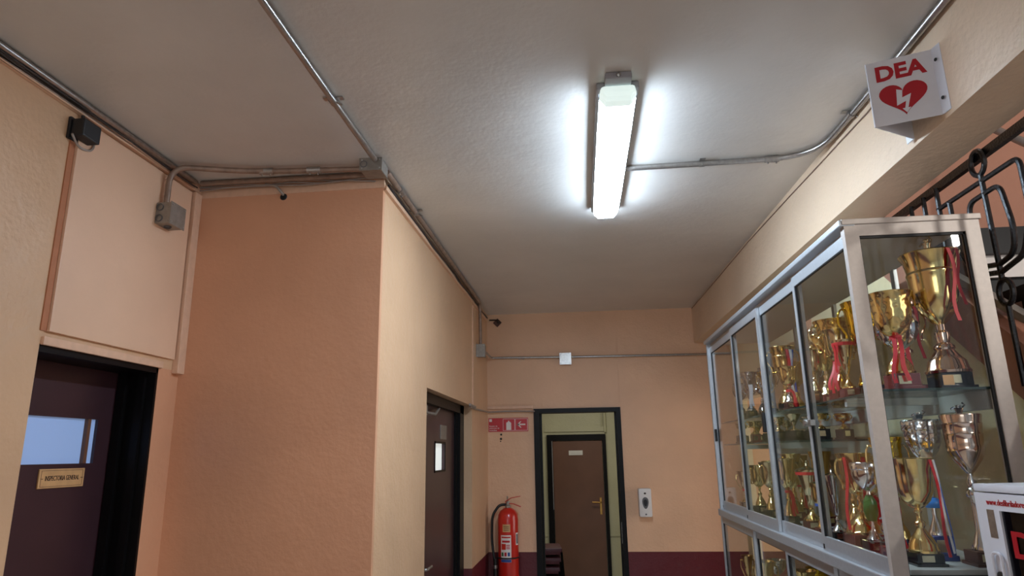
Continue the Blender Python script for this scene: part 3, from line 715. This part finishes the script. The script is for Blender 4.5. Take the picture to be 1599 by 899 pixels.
# local: u along the front (towards the camera), v into the wall
du = Vector((math.sin(math.radians(8)), -math.cos(math.radians(8)), 0)); dn = Vector((-du.y, du.x, 0))   # dn points into the wall (+x)
Wd, Hd, Dd = .40, .435, .22
mb = Matrix((du, Vector((0, 0, 1)), dn)).transposed().to_4x4()   # (u, z, v)
def abox(name, mat, parent, u0, u1, z0, z1, v0, v1, bevel=0):
    bm = bmesh.new(); box(bm, u0, u1, z0, z1, v0, v1, bevel=bevel); bm.transform(mb); return link_mesh(name, bm, mat, parent, bevel > 0)
abox('case', M['white'], aed, 0, Wd, 0, Hd, .03, Dd, .008)
bm = bmesh.new()
wu0, wu1, wz0, wz1 = .078, .34, .05, .372
for a in ((0, wu0, .0, Hd-.022), (wu1, Wd, 0, Hd-.022), (wu0, wu1, 0, wz0), (wu0, wu1, wz1, Hd-.022)): box(bm, a[0], a[1], a[2], a[3], 0, .027)
bm.transform(mb); door = link_mesh('door', bm, M['white'], aed)
abox('top_rim', M['white'], aed, 0, Wd, Hd-.019, Hd, 0, .031, .004)
abox('window', M['smoke_glass'], door, wu0, wu1, wz0, wz1, .006, .010)
abox('recess', M['speaker'], aed, wu0, wu1, wz0, wz1, .0285, .0295)
tm = mb @ Matrix.Translation((0, 0, -.0008)) @ Matrix.Identity(4)
def aed_text(tx, size, mat, u, z, parent, v=-.0006, width=None, align='LEFT', bold=0.0):
    m = Matrix((du, Vector((0, 0, 1)), -dn)).transposed().to_4x4(); m.translation = du*u + Vector((0, 0, z)) + dn*v
    return lettering(tx, size, mat, parent, m, align=align, width=width, bold=bold)
aed_text('www.desfibriladores', .021, M['red_print'], .040, .391, door, width=.128)
aed_text('DEA', .085, M['red_print'], .094, .292, door, v=.004, width=.20, bold=.002)
abox('vent_window', M['galv'], door, .036, .060, .305, .373, -.001, .001)
bm = bmesh.new(); hp = round_path([(.035, .10, -.006), (.035, .27, -.006), (.066, .27, -.006), (.066, .10, -.006), (.035, .10, -.006)], .014, 5)
tube(bm, hp, .004, 8); bm.transform(mb); hdl = link_mesh('handle', bm, M['white'], door, True)
bm = bmesh.new(); lathe(bm, [(0, .006), (.006, .006), (.0115, .004), (.0115, -.004)], 16, mtx=basis((.050, .215, -.001), (1, 0, 0), (0, 1, 0)) @ Matrix.Rotation(math.pi, 4, 'X')); bm.transform(mb); link_mesh('lock', bm, M['rubber'], door, True)
abox('defibrillator', M['red_print'], aed, .12, .30, .06, .17, .0155, .0275, .004)
bm = bmesh.new(); box(bm, .05, .35, .08, .36, Dd, Dd+.085); bm.transform(mb); link_mesh('wall_bracket', bm, M['galv_dull'], aed)

# ================================================================ TROPHY CABINET
CX0, CX1, CY0, CY1, CZ = .846, 1.245, 2.068, 4.44, 2.395
cab = thing('trophy_cabinet', 'tall aluminium and glass trophy cabinet under the beam', 'cabinet', (1.045, 3.25, 0))
cab.location = (0, 0, 0)
def cb(name, mat, *a, bevel=0, parent=cab): return bx(name, mat, parent, *a, bevel=bevel)
top = cb('top_panel', M['alu_end'], CX0-.006, CX1+.006, CY0-.006, CY1, CZ-.018, CZ, bevel=.002)
cb('top_lining', M['white_plastic'], CX0+.04, CX1-.002, CY0+.032, CY1-.03, CZ-.026, CZ-.0185)
cb('end_rail', M['alu_end'], CX0, CX1, CY0, CY0+.03, CZ-.055, CZ-.018)
P = .043
cb('corner_post', M['alu_end'], CX0, CX0+P, CY0, CY0+.022, .06, CZ-.055)
cb('corner_post', M['alu_end'], CX1-P, CX1, CY0, CY0+.03, .06, CZ-.055)
cb('corner_post', M['alu'], CX0, CX0+.03, CY1-.022, CY1, .06, CZ-.018)
cb('corner_post', M['alu'], CX1-.03, CX1, CY1-.03, CY1, .06, CZ-.018)
cb('head_rail', M['alu'], CX0-.014, CX0+.034, CY0-.002, CY1, CZ-.022, CZ-.002, bevel=.003)
cb('head_track', M['alu_end'], CX0+.024, CX0+.036, CY0+.022, CY1-.022, CZ-.062, CZ-.022)
TZ = 1.352
cb('transom', M['alu'], CX0-.012, CX0+.036, CY0+.0, CY1-.0, TZ-.042, TZ-.003, bevel=.004)
cb('end_transom', M['alu_end'], CX0+.036, CX1, CY0, CY0+.03, TZ-.055, TZ)
cb('plinth', M['alu_end'], CX0+.02, CX1-.02, CY0+.02, CY1-.02, 0, .06)
cb('end_rail', M['alu_end'], CX0+.036, CX1, CY0, CY0+.03, .06, .11)
bm = bmesh.new()
g0, g1, h0, h1 = CX0+P, CX1-P, TZ, CZ-.055
for a in ((g0, g1, h1-.008, h1), (g0, g0+.003, h0, h1), (g1-.007, g1, h0, h1), (g0, g1, h0, h0+.004)): box(bm, a[0], a[1], CY0+.004, CY0+.012, a[2], a[3])
link_mesh('gasket', bm, M['gasket'], cab)
cb('end_pane', M['glass'], g0+.001, g1-.001, CY0+.007, CY0+.010, h0+.001, h1-.001)
cb('end_pane', M['glass'], g0+.001, g1-.001, CY0+.007, CY0+.010, .11, TZ-.056)
cb('far_pane', M['glass'], CX0+.03, CX1-.03, CY1-.014, CY1-.011, .06, CZ-.018)
cb('back_pane', M['glass'], CX1-.012, CX1-.009, CY0+.03, CY1-.03, .06, CZ-.018)
SA, SB, SF, SL = 1.868, 1.735, 1.368, .86
for z, y0 in ((SA, CY0+.02), (SB, 2.92), (SF, CY0+.02), (SL, CY0+.02), (.075, CY0+.03)):
    gl_ = z in (SA, SB); th = .007 if gl_ else .018
    sh = cb('shelf', M['shelf_glass' if gl_ else 'shelf'], CX0+.055, CX1-.015, y0, CY1-.02, z-th, z)
    if gl_:
        bx('shelf_edge', M['glass_edge'], sh, CX0+.0535, CX0+.055, y0, CY1-.02, z-th, z); bx('shelf_edge', M['glass_edge'], sh, CX0+.055, CX1-.015, y0-.0015, y0, z-th, z)
        bx('shelf_rail', M['shelf'], sh, CX1-.045, CX1-.015, y0+.03, CY1-.03, z-.062, z-th-.001)
        for y in (y0+.30, 3.36, 3.95): bx('shelf_bracket', M['shelf'], sh, CX0+.06, CX1-.045, y, y+.02, z-.032, z-th-.001)
for y in (2.62, 3.25, 3.85): cb('back_upright', M['alu'], CX1-.014, CX1, y, y+.03, .06, CZ-.018)
ED = [CY0+.004, 2.612, 3.184, 3.735, CY1-.02]
def sliding_door(y0, y1, track, z0, z1, name):
    x = CX0+.002 + (.0 if track == 0 else .015); t = .013; bm = bmesh.new(); sw = .025
    box(bm, x, x+t, y0, y0+sw, z0, z1); box(bm, x, x+t, y1-sw, y1, z0, z1)
    box(bm, x, x+t, y0+sw, y1-sw, z1-.038, z1); box(bm, x, x+t, y0+sw, y1-sw, z0, z0+.048)
    d = link_mesh(name, bm, M['alu'], cab)
    bm = bmesh.new()
    for a in ((y0+sw, y0+sw+.004, z0+.048, z1-.038), (y1-sw-.004, y1-sw, z0+.048, z1-.038), (y0+sw, y1-sw, z1-.041, z1-.038)): box(bm, x+.002, x+t-.002, a[0], a[1], a[2], a[3])
    link_mesh('gasket', bm, M['gasket'], d)
    bx('pane', M['glass'], d, x+.005, x+.008, y0+sw+.001, y1-sw-.001, z0+.049, z1-.039)
    return d, x
U0_, U1_ = TZ-.002, CZ-.046
dd = []
for i in range(4):
    ov = .013
    d, x = sliding_door(ED[i]-(ov if i else 0), ED[i+1]+(ov if i < 3 else 0), (i) % 2, U0_, U1_, 'sliding_door')
    dd.append((d, x))
# pulls and lock
d, x = dd[2]; bx('pull', M['rubber'], d, x-.012, x+.002, 3.20, 3.225, 1.775, 1.865, bevel=.003)
d, x = dd[3]; bx('pull', M['rubber'], d, x-.014, x+.002, 4.405, 4.428, 1.755, 1.83, bevel=.003)
d, x = dd[0]
bm = bmesh.new(); tube(bm, [(x-.024, 2.60, 1.792), (x+.012, 2.60, 1.792)], .013, 14); box(bm, x-.018, x-.001, 2.545, 2.60, 1.782, 1.802); link_mesh('lock', bm, M['galv'], d, True)
for i in (0, 1, 2, 3): 
    d, x = dd[i]; bx('roller_cap', M['rubber'], d, x-.0015, x+.004, ED[i+1]-.006, ED[i+1]+.004, TZ+.004, TZ+.02)
LED = [CY0+.004, 2.56, 3.10, 3.66, CY1-.02]
for i in range(4): sliding_door(LED[i]-(.013 if i else 0), LED[i+1]+(.013 if i < 3 else 0), (i+1) % 2, .075, TZ-.044, 'lower_door')

# ---------------------------------------------------------------- trophies
FOOT = [(0, 0), (.62, 0), (.64, .025), (.58, .045), (.55, .09), (.40, .16), (.24, .215), (.17, .25), (.25, .28), (.25, .31), (.13, .34), (.11, .39), (.2, .425), (.13, .455)]
KINDS = {
 'cup':   ([(.13, .45), (.36, .48), (.62, .54), (.79, .64), (.84, .77), (.87, .88), (.99, .975), (1.03, .995), (1.0, 1.0), (.93, .97), (.80, .86), (.74, .66), (.5, .56), (0, .52)], FOOT),
 'bell':  ([(.16, .40), (.30, .43), (.56, .50), (.70, .58), (.78, .70), (.80, .80), (.83, .815), (.83, .83), (.79, .845), (.86, .93), (1.0, .99), (.98, 1.0), (.90, .97), (.74, .84), (.6, .58), (0, .5)],
           [(0, 0), (.70, 0), (.72, .02), (.66, .04), (.60, .10), (.42, .15), (.3, .19), (.34, .205), (.32, .225), (.20, .25), (.24, .30), (.24, .33), (.15, .35), (.15, .41)]),
 'flute': ([(.10, .28), (.20, .30), (.34, .45), (.55, .65), (.80, .86), (.98, .97), (1.0, 1.0), (.94, .98), (.7, .80), (.4, .5), (0, .4)],
           [(0, 0), (.55, 0), (.55, .03), (.42, .06), (.22, .12), (.12, .17), (.18, .20), (.18, .22), (.10, .25), (.12, .285)]),
 'melon': ([(.14, .44), (.40, .48), (.75, .57), (.96, .69), (1.0, .80), (.92, .91), (.80, .97), (.86, 1.0), (.78, .99), (.82, .85), (.7, .6), (0, .52)], FOOT),
 'dish':  ([(.12, .62), (.35, .65), (.70, .72), (.92, .80), (.98, .86), (.96, .90), (1.04, .915), (1.04, .985), (.98, 1.0), (.92, .97), (.86, .84), (.6, .74), (0, .70)],
           [(0, 0), (.5, 0), (.52, .02), (.40, .05), (.25, .10), (.14, .15), (.10, .30), (.16, .33), (.16, .37), (.09, .40), (.10, .55), (.18, .58), (.12, .625)]),
 'ringed': ([(.12, .55), (.30, .58), (.70, .66), (.86, .72), (.90, .76), (.87, .77), (.90, .84), (.93, .85), (.90, .86), (.94, .92), (.97, .93), (.94, .94), (1.0, .99), (.98, 1.0), (.9, .97), (.8, .75), (.4, .62), (0, .60)],
           [(0, 0), (.5, 0), (.52, .02), (.4, .05), (.3, .09), (.2, .14), (.17, .33), (.20, .36), (.34, .39), (.34, .42), (.18, .45), (.26, .49), (.14, .53), (.14, .56)]),
}
LID = [(1.0, 0), (1.03, .012), (.98, .02), (.78, .05), (.45, .09), (.22, .13), (.12, .17), (.10, .20), (.17, .23), (.15, .25), (.05, .29), (.07, .33), (0, .38)]
def ribbon(t, h, r, cols, z_top, z_end, a, tied=True, spread=.35, rtop=.3, rend=.9):
    bm = bmesh.new(); mats = [M[c] for c in cols]
    if tied: tube(bm, [(r*rtop*math.cos(x), r*rtop*math.sin(x), z_top) for x in [2*math.pi*i/16 for i in range(16)]], 0, closed=True, flat=(.006, .0012))
    n = max(2, len(cols))
    for k in range(n):
        ak = a + spread*(k-(n-1)/2); pts = []
        ze = z_end*(1+.25*k) if z_end > 0 else z_end
        for i in range(9):
            u = i/8; rr = r*(rtop + (rend-rtop)*math.sin(u*1.5)) + .003
            pts.append((rr*math.cos(ak+.12*math.sin(u*6+k)), rr*math.sin(ak+.12*math.sin(u*6+k)), z_top+(ze-z_top)*u))
        # strips lie around the cup: broad side outward
        prev = None
        for p in pts:
            v = Vector(p); tdir = Vector((-math.sin(ak), math.cos(ak), 0)); od = Vector((math.cos(ak), math.sin(ak), 0))
            cur = [bm.verts.new(v+tdir*s1*.006+od*s2*.0008) for s1, s2 in ((-1, -1), (1, -1), (1, 1), (-1, 1))]
            if prev:
                for q in range(4):
                    f = bm.faces.new((prev[q], prev[(q+1) % 4], cur[(q+1) % 4], cur[q])); f.material_index = k % len(cols)
            else: bm.faces.new(cur[::-1]).material_index = k % len(cols)
            prev = cur
        bm.faces.new(prev).material_index = k % len(cols)
    return link_mesh('ribbon', bm, None, t, mats=mats)
def trophy(label, x, y, z, h, r, kind, metal, base, bw, bh, group, foot=None, lid=False, handles=True, rib=None, lobes=0, rot=0, figure=False, plaque=True, footr=1.0, lidm=None, ring_stem=None, extra=None):
    t = thing('trophy', label, 'trophy', (x, y, z), rot, group)
    b1 = bmesh.new(); box(b1, -bw*.5, bw*.5, -bw*.5, bw*.5, 0, bh*.22, bevel=.0015); box(b1, -bw*.43, bw*.43, -bw*.43, bw*.43, bh*.22, bh, bevel=.002)
    bo = link_mesh('base', b1, M[base], t)
    if plaque: bx('plaque', M['pale_gold'], bo, -bw*.3, bw*.1, -bw*.43-.0012, -bw*.43+.0005, bh*.35, bh*.85)
    cp, ft = KINDS[kind]; hm = h-bh
    b2 = bmesh.new(); lathe(b2, [(q*r*(footr if w < .25 else 1), bh+w*hm) for q, w in ft], 26); link_mesh('stem', b2, M[foot or metal], t, True)
    b3 = bmesh.new(); lathe(b3, [(q*r, bh+w*hm) for q, w in cp], 36 if lobes else 28, lobes=lobes, lob=.07 if lobes else 0); link_mesh('cup', b3, M[metal], t, True)
    if handles:
        for s in (-1, 1):
            b4 = bmesh.new()
            pts = [(.84, .90), (1.05, .93), (1.28, .86), (1.30, .74), (1.08, .66), (.92, .60), (.98, .54), (.66, .55)] if kind != 'flute' else [(.8, .86), (1.05, .9), (1.1, .7), (.75, .52), (.5, .42), (.36, .45)]
            pp_ = round_path([(s*q*r, 0, bh+w*hm) for q, w in pts], r*.18, 4); tube(b4, pp_, max(.0028, r*.055), 7); link_mesh('handle', b4, M[foot or metal], t, True)
    if lid:
        b5 = bmesh.new(); lathe(b5, [(q*r*.98, h+w*r*2.1) for q, w in LID], 26); lo = link_mesh('lid', b5, M[lidm or metal], t, True)
    if figure:
        b6 = bmesh.new(); hh = figure
        lathe(b6, [(0, 0), (.012, 0), (.012, hh*.08), (.006, hh*.12), (.009, hh*.3), (.011, hh*.5), (.014, hh*.66), (.006, hh*.74), (.0085, hh*.82), (.008, hh*.9), (0, hh*.95)], 12, cz=h-.004)
        tube(b6, [(.012, 0, h+hh*.62), (.02, 0, h+hh*.8), (.012, 0, h+hh)], .003, 6); tube(b6, [(-.012, 0, h+hh*.62), (-.022, 0, h+hh*.45)], .003, 6)
        link_mesh('figurine', b6, M[lidm or metal], t, True)
    if rib: ribbon(t, h, r, **rib)
    if extra: extra(t)
    return t
RR = dict(cols=['rib_red'], spread=.5)
def red(zt, ze, a, **k): return dict(cols=['rib_red'], z_top=zt, z_end=ze, a=a, **k)
def tri(zt, ze, a, **k): return dict(cols=['rib_red', 'rib_white', 'rib_blue'], z_top=zt, z_end=ze, a=a, **k)
GA, GB, GF, GL = 'trophies on the upper shelf', 'small trophies on the middle shelf', 'trophies on the cabinet floor shelf', 'trophies in the lower cabinet'
CAMA = -math.pi/2
# --- upper shelf
trophy('largest gold cup with a hanging red ribbon on the near end of the upper shelf', 1.142, 2.185, SA, .435, .088, 'bell', 'gold', 'base_black', .105, .05, GA, foot='rose_silver', handles=False, figure=.06, lidm='pale_gold', rib=red(.43, .20, CAMA+.30, tied=False, spread=.28, rtop=.98, rend=1.0),
       extra=lambda t: [bx('base_label', M['plate_tan'], t, -.043, -.012, -.0465, -.0455, .012, .042)])
trophy('gold cup on a dark red base with a red bow on its stem', .993, 2.165, SA, .305, .066, 'cup', 'gold_emb', 'base_red', .088, .05, GA, foot='gold', handles=False, rib=red(.165, .02, CAMA-.4, rtop=.25, rend=.75, spread=.6))
trophy('silver melon-shaped cup on a gold foot beside the largest gold cup', 1.052, 2.275, SA, .265, .060, 'melon', 'silver', 'base_black', .075, .04, GA, foot='gold', handles=False, lobes=12)
trophy('bright yellow gold cup behind the gold cup with the red bow', 1.01, 2.43, SA, .335, .062, 'cup', 'yellow_gold', 'base_black', .08, .04, GA)
trophy('silver cup with a red scarf behind the silver melon cup', 1.16, 2.46, SA, .33, .06, 'ringed', 'rose_silver', 'base_red', .08, .04, GA, rib=red(.31, .10, CAMA, rtop=.9, rend=1.1, spread=.6))
trophy('slender conical gold cup with a domed top beside the corner post', .948, 2.46, SA, .205, .040, 'flute', 'pale_gold', 'base_red', .06, .035, GA, foot='gold', handles=False, rib=red(.19, .09, CAMA-1.2, rtop=.95, rend=.8, spread=.3))
trophy('wide gold cup with leaf relief in the nearest door of the upper shelf', 1.02, 2.72, SA, .325, .075, 'cup', 'gold_emb', 'base_red', .09, .045, GA, foot='pale_gold', rib=red(.16, .05, CAMA-.8, rtop=.25, rend=.8))
trophy('wide-mouthed gold cup with curled handles at the back of the nearest door', 1.14, 3.02, SA, .345, .065, 'bell', 'gold', 'base_red', .085, .045, GA)
trophy('pale gold urn with a tall lid on a narrow black base', .945, 2.785, SA, .215, .042, 'cup', 'pale_gold', 'base_black', .04, .05, GA, lid=True, handles=False)
trophy('tall gold cup with a tricolour ribbon in the second door', .985, 3.30, SA, .31, .060, 'bell', 'gold', 'base_black', .08, .04, GA, rib=tri(.29, .06, CAMA+.3, rtop=.9, rend=.85, tied=False, spread=.22))
trophy('short gold goblet beside the second door stile', .925, 3.06, SA, .185, .044, 'cup', 'gold', 'base_wood', .055, .03, GA, foot='silver', handles=False, rib=red(.08, .01, CAMA+.6, rtop=.3, rend=.7))
trophy('silver cup topped by an open frame in the second door', 1.09, 3.20, SA, .30, .05, 'flute', 'silver', 'base_black', .07, .04, GA, figure=.06)
trophy('gold cup with broad handles at the back of the second door', 1.13, 3.62, SA, .27, .058, 'cup', 'gold_emb', 'base_red', .075, .04, GA)
trophy('small gold cup behind the tall tricolour cup', .965, 3.55, SA, .22, .045, 'flute', 'gold', 'base_black', .06, .035, GA)
trophy('silver flute cup with a white medal in the third door', .945, 3.83, SA, .25, .045, 'flute', 'silver_emb', 'base_black', .06, .04, GA, rib=dict(cols=['rib_white'], z_top=.18, z_end=.05, a=CAMA, rtop=.5, rend=.6))
trophy('silver cup with scroll handles at the back of the third door', 1.06, 4.02, SA, .26, .05, 'cup', 'silver', 'base_wood', .07, .04, GA)
trophy('dim silver goblet at the far end of the upper shelf', .97, 4.16, SA, .22, .042, 'melon', 'silver', 'base_black', .06, .04, GA, lobes=10, handles=False)
trophy('pale gold cup between the lidded urn and the wide gold cup', .985, 2.62, SA, .27, .05, 'cup', 'pale_gold', 'base_red', .07, .045, GA, foot='gold', rib=red(.14, .03, CAMA-.9, rtop=.3, rend=.8))
trophy('embossed gold cup behind the lidded urn on the upper shelf', 1.04, 2.92, SA, .30, .055, 'bell', 'gold_emb', 'base_red', .075, .045, GA, foot='pale_gold')
trophy('gold goblet between the two tall cups of the second door', 1.03, 3.42, SA, .25, .05, 'cup', 'pale_gold', 'base_black', .07, .04, GA, handles=False)
trophy('silver twin-handled cup just behind the second door stile', 1.02, 3.72, SA, .26, .048, 'cup', 'silver_emb', 'base_black', .07, .04, GA)
# --- middle shelf (small ones)
mid = [(1.02, 3.00, 'gold', 'base_black', 'cup', 'small gold cup at the near end of the middle shelf'),
       (1.15, 3.10, 'gold_emb', 'base_black', 'cup', 'small embossed gold cup at the back of the middle shelf end'),
       (.945, 3.12, 'pale_gold', 'base_black', 'flute', 'small pale gold flute at the front of the middle shelf'),
       (1.06, 3.28, 'silver', 'base_black', 'dish', 'small silver dish cup on the middle shelf behind the lock stile'),
       (.94, 3.34, 'gold', 'base_black', 'bell', 'small gold bell cup with a white tag on the middle shelf'),
       (1.12, 3.45, 'gold', 'base_red', 'cup', 'small gold cup on red base on the middle shelf behind second door'),
       (.96, 3.56, 'gold_emb', 'base_black', 'flute', 'small embossed flute on the middle shelf in the second door'),
       (1.08, 3.68, 'pale_gold', 'base_red', 'bell', 'small pale gold bell cup deep on the middle shelf'),
       (.945, 3.80, 'gold', 'base_red', 'cup', 'small gold cup on the middle shelf beside the third door stile'),
       (1.00, 3.95, 'yellow_gold', 'base_red', 'flute', 'small yellow gold flute on the middle shelf in the third door'),
       (1.12, 4.05, 'gold', 'base_black', 'cup', 'small gold cup at the back of the middle shelf in the third door'),
       (.95, 4.12, 'pale_gold', 'base_black', 'cup', 'small pale gold cup at the far end of the middle shelf')]
for i, (x, y, mt_, bs, kd, lb_) in enumerate(mid):
    trophy(lb_, x, y, SB, .110+.003*(i % 3), .033+.002*(i % 3), kd, mt_, bs, .052 if bs == 'base_red' else .062, .045, GB, handles=kd == 'cup', rot=.3*(i % 4))
# --- cabinet floor shelf
trophy('plain gold cup with a long tricolour ribbon near the white cabinet', .985, 2.175, SF, .30, .060, 'cup', 'gold', 'base_black', .085, .035, GF, handles=False, footr=1.1,
       rib=tri(.295, .03, CAMA+.75, rtop=.95, rend=1.25, tied=False, spread=.22))
trophy('tall gold beaker with silver scrolls behind the plain gold cup', 1.0, 2.36, SF, .365, .052, 'bell', 'yellow_gold', 'base_red', .075, .04, GF, foot='gold', rib=red(.17, .02, CAMA-.3, rtop=.3, rend=.8))
trophy('silver basket cup with a crimped rim and blue base', 1.075, 2.27, SF, .415, .052, 'dish', 'silver_emb', 'base_blue', .07, .07, GF, lobes=14, handles=False, foot='silver', figure=.03,
       extra=lambda t: [set_parent(link_mesh('medallion', (lambda b: (lathe(b, [(0, .003), (.018, .003), (.02, 0), (0, 0)], 20, mtx=basis((-.012, -.03, .31), (1, 0, 0), (0, 0, 1))), b)[1])(bmesh.new()), M['pale_gold'], t), t),
                        set_parent(link_mesh('blue_collar', (lambda b: (lathe(b, [(.022, 0), (.026, .01), (.024, .02), (.012, .03)], 20, cz=.15), b)[1])(bmesh.new()), M['blue_enamel'], t, True), t)])
trophy('wide rose-tinted silver cup with ringed bowl on a tall silver stem', 1.142, 2.165, SF, .425, .056, 'ringed', 'rose_silver', 'base_wood', .085, .04, GF, foot='silver', handles=False, figure=.035, lidm='silver')
trophy('gold cup on a large domed foot with red ribbons in the nearest door', .965, 2.545, SF, .315, .054, 'cup', 'gold', 'base_red', .125, .045, GF, foot='gold', footr=1.75, handles=True, rib=red(.30, .06, CAMA-.5, rtop=.92, rend=1.1, spread=1.1, tied=False))
trophy('silver dish cup with a green stem behind the corner post', .94, 2.40, SF, .285, .046, 'dish', 'silver', 'base_black', .07, .04, GF, handles=False, foot='silver', extra=lambda t: [set_parent(link_mesh('green_collar', (lambda b: (lathe(b, [(.014, 0), (.022, .03), (.02, .06), (.010, .08)], 18, cz=.10), b)[1])(bmesh.new()), M['green_enamel'], t, True), t)])
trophy('small silver figure trophy on a dark red cube by the corner post', .93, 2.262, SF, .105, .022, 'melon', 'silver', 'base_red', .06, .04, GF, handles=False, figure=.03)
trophy('slim lidded silver cup with a blue ring on a black base', .935, 2.70, SF, .235, .032, 'flute', 'silver', 'base_black', .06, .035, GF, lid=True, handles=False, footr=1.3)
trophy('lidded gold cup with a blue ribbon beside the lock stile', .925, 2.83, SF, .20, .034, 'cup', 'gold', 'base_red', .06, .035, GF, lid=True, handles=False, rib=dict(cols=['rib_blue'], z_top=.12, z_end=.03, a=CAMA, rtop=.6, rend=1.0))
trophy('lidded pale gold cup with red bow in the second door', .96, 3.06, SF, .245, .050, 'flute', 'pale_gold', 'base_red', .075, .04, GF, lid=True, foot='gold', handles=False, footr=1.3, rib=red(.23, .10, CAMA+.6, rtop=.95, rend=.8))
flo = [(1.10, 2.78, .30, .05, 'cup', 'gold_emb', 'tall embossed gold cup behind the domed gold foot'),
       (1.12, 3.02, .31, .05, 'bell', 'gold', 'tall gold bell cup at the back of the floor shelf in the nearest door'),
       (1.08, 3.24, .32, .05, 'flute', 'gold', 'tall gold flute at the back of the floor shelf in the second door'),
       (.935, 3.28, .29, .045, 'cup', 'gold', 'gold cup at the front of the floor shelf in the second door'),
       (1.02, 3.48, .31, .05, 'bell', 'gold_emb', 'embossed gold cup in the middle of the floor shelf behind second door'),
       (.94, 3.60, .27, .045, 'cup', 'pale_gold', 'pale gold cup on the floor shelf beside the third door stile'),
       (1.12, 3.70, .30, .05, 'flute', 'gold', 'gold flute at the back of the floor shelf in the third door'),
       (.95, 3.85, .25, .045, 'cup', 'gold', 'gold cup at the front of the floor shelf in the third door'),
       (1.05, 3.98, .27, .045, 'bell', 'gold_emb', 'embossed gold cup in the third door near the far end'),
       (.945, 4.17, .21, .04, 'flute', 'pale_gold', 'lone pale gold flute in the farthest door')]
for i, (x, y, h_, r_, kd, mt_, lb_) in enumerate(flo):
    trophy(lb_, x, y, SF, h_, r_, kd, mt_, 'base_black' if i % 2 else 'base_red', .07, .04, GF, foot='gold', rot=.25*(i % 3), rib=red(h_*.5, .04, CAMA+.4, rtop=.3, rend=.8) if i % 3 == 0 else None)
low = [(.94, 3.86, .27, .05, 'cup', 'gold', 'gold cup in the third lower door of the cabinet'), (1.05, 4.05, .25, .05, 'dish', 'silver', 'silver dish in the third lower door of the cabinet'),
       (.94, 3.20, .33, .05, 'bell', 'gold', 'gold cup with red ribbon in the second lower door'), (1.06, 3.40, .31, .05, 'cup', 'yellow_gold', 'yellow gold cup in the second lower door'),
       (.945, 4.28, .24, .035, 'flute', 'gold', 'gold flute in the farthest lower door'), (1.05, 2.95, .33, .05, 'cup', 'gold_emb', 'embossed gold cup nearest the first lower door')]
for i, (x, y, h_, r_, kd, mt_, lb_) in enumerate(low):
    trophy(lb_, x, y, SL, h_, r_, kd, mt_, 'base_red' if i % 2 else 'base_black', .075, .04, GL, foot='gold', rib=red(.2, .06, CAMA, rtop=.6, rend=.9) if i == 2 else None)
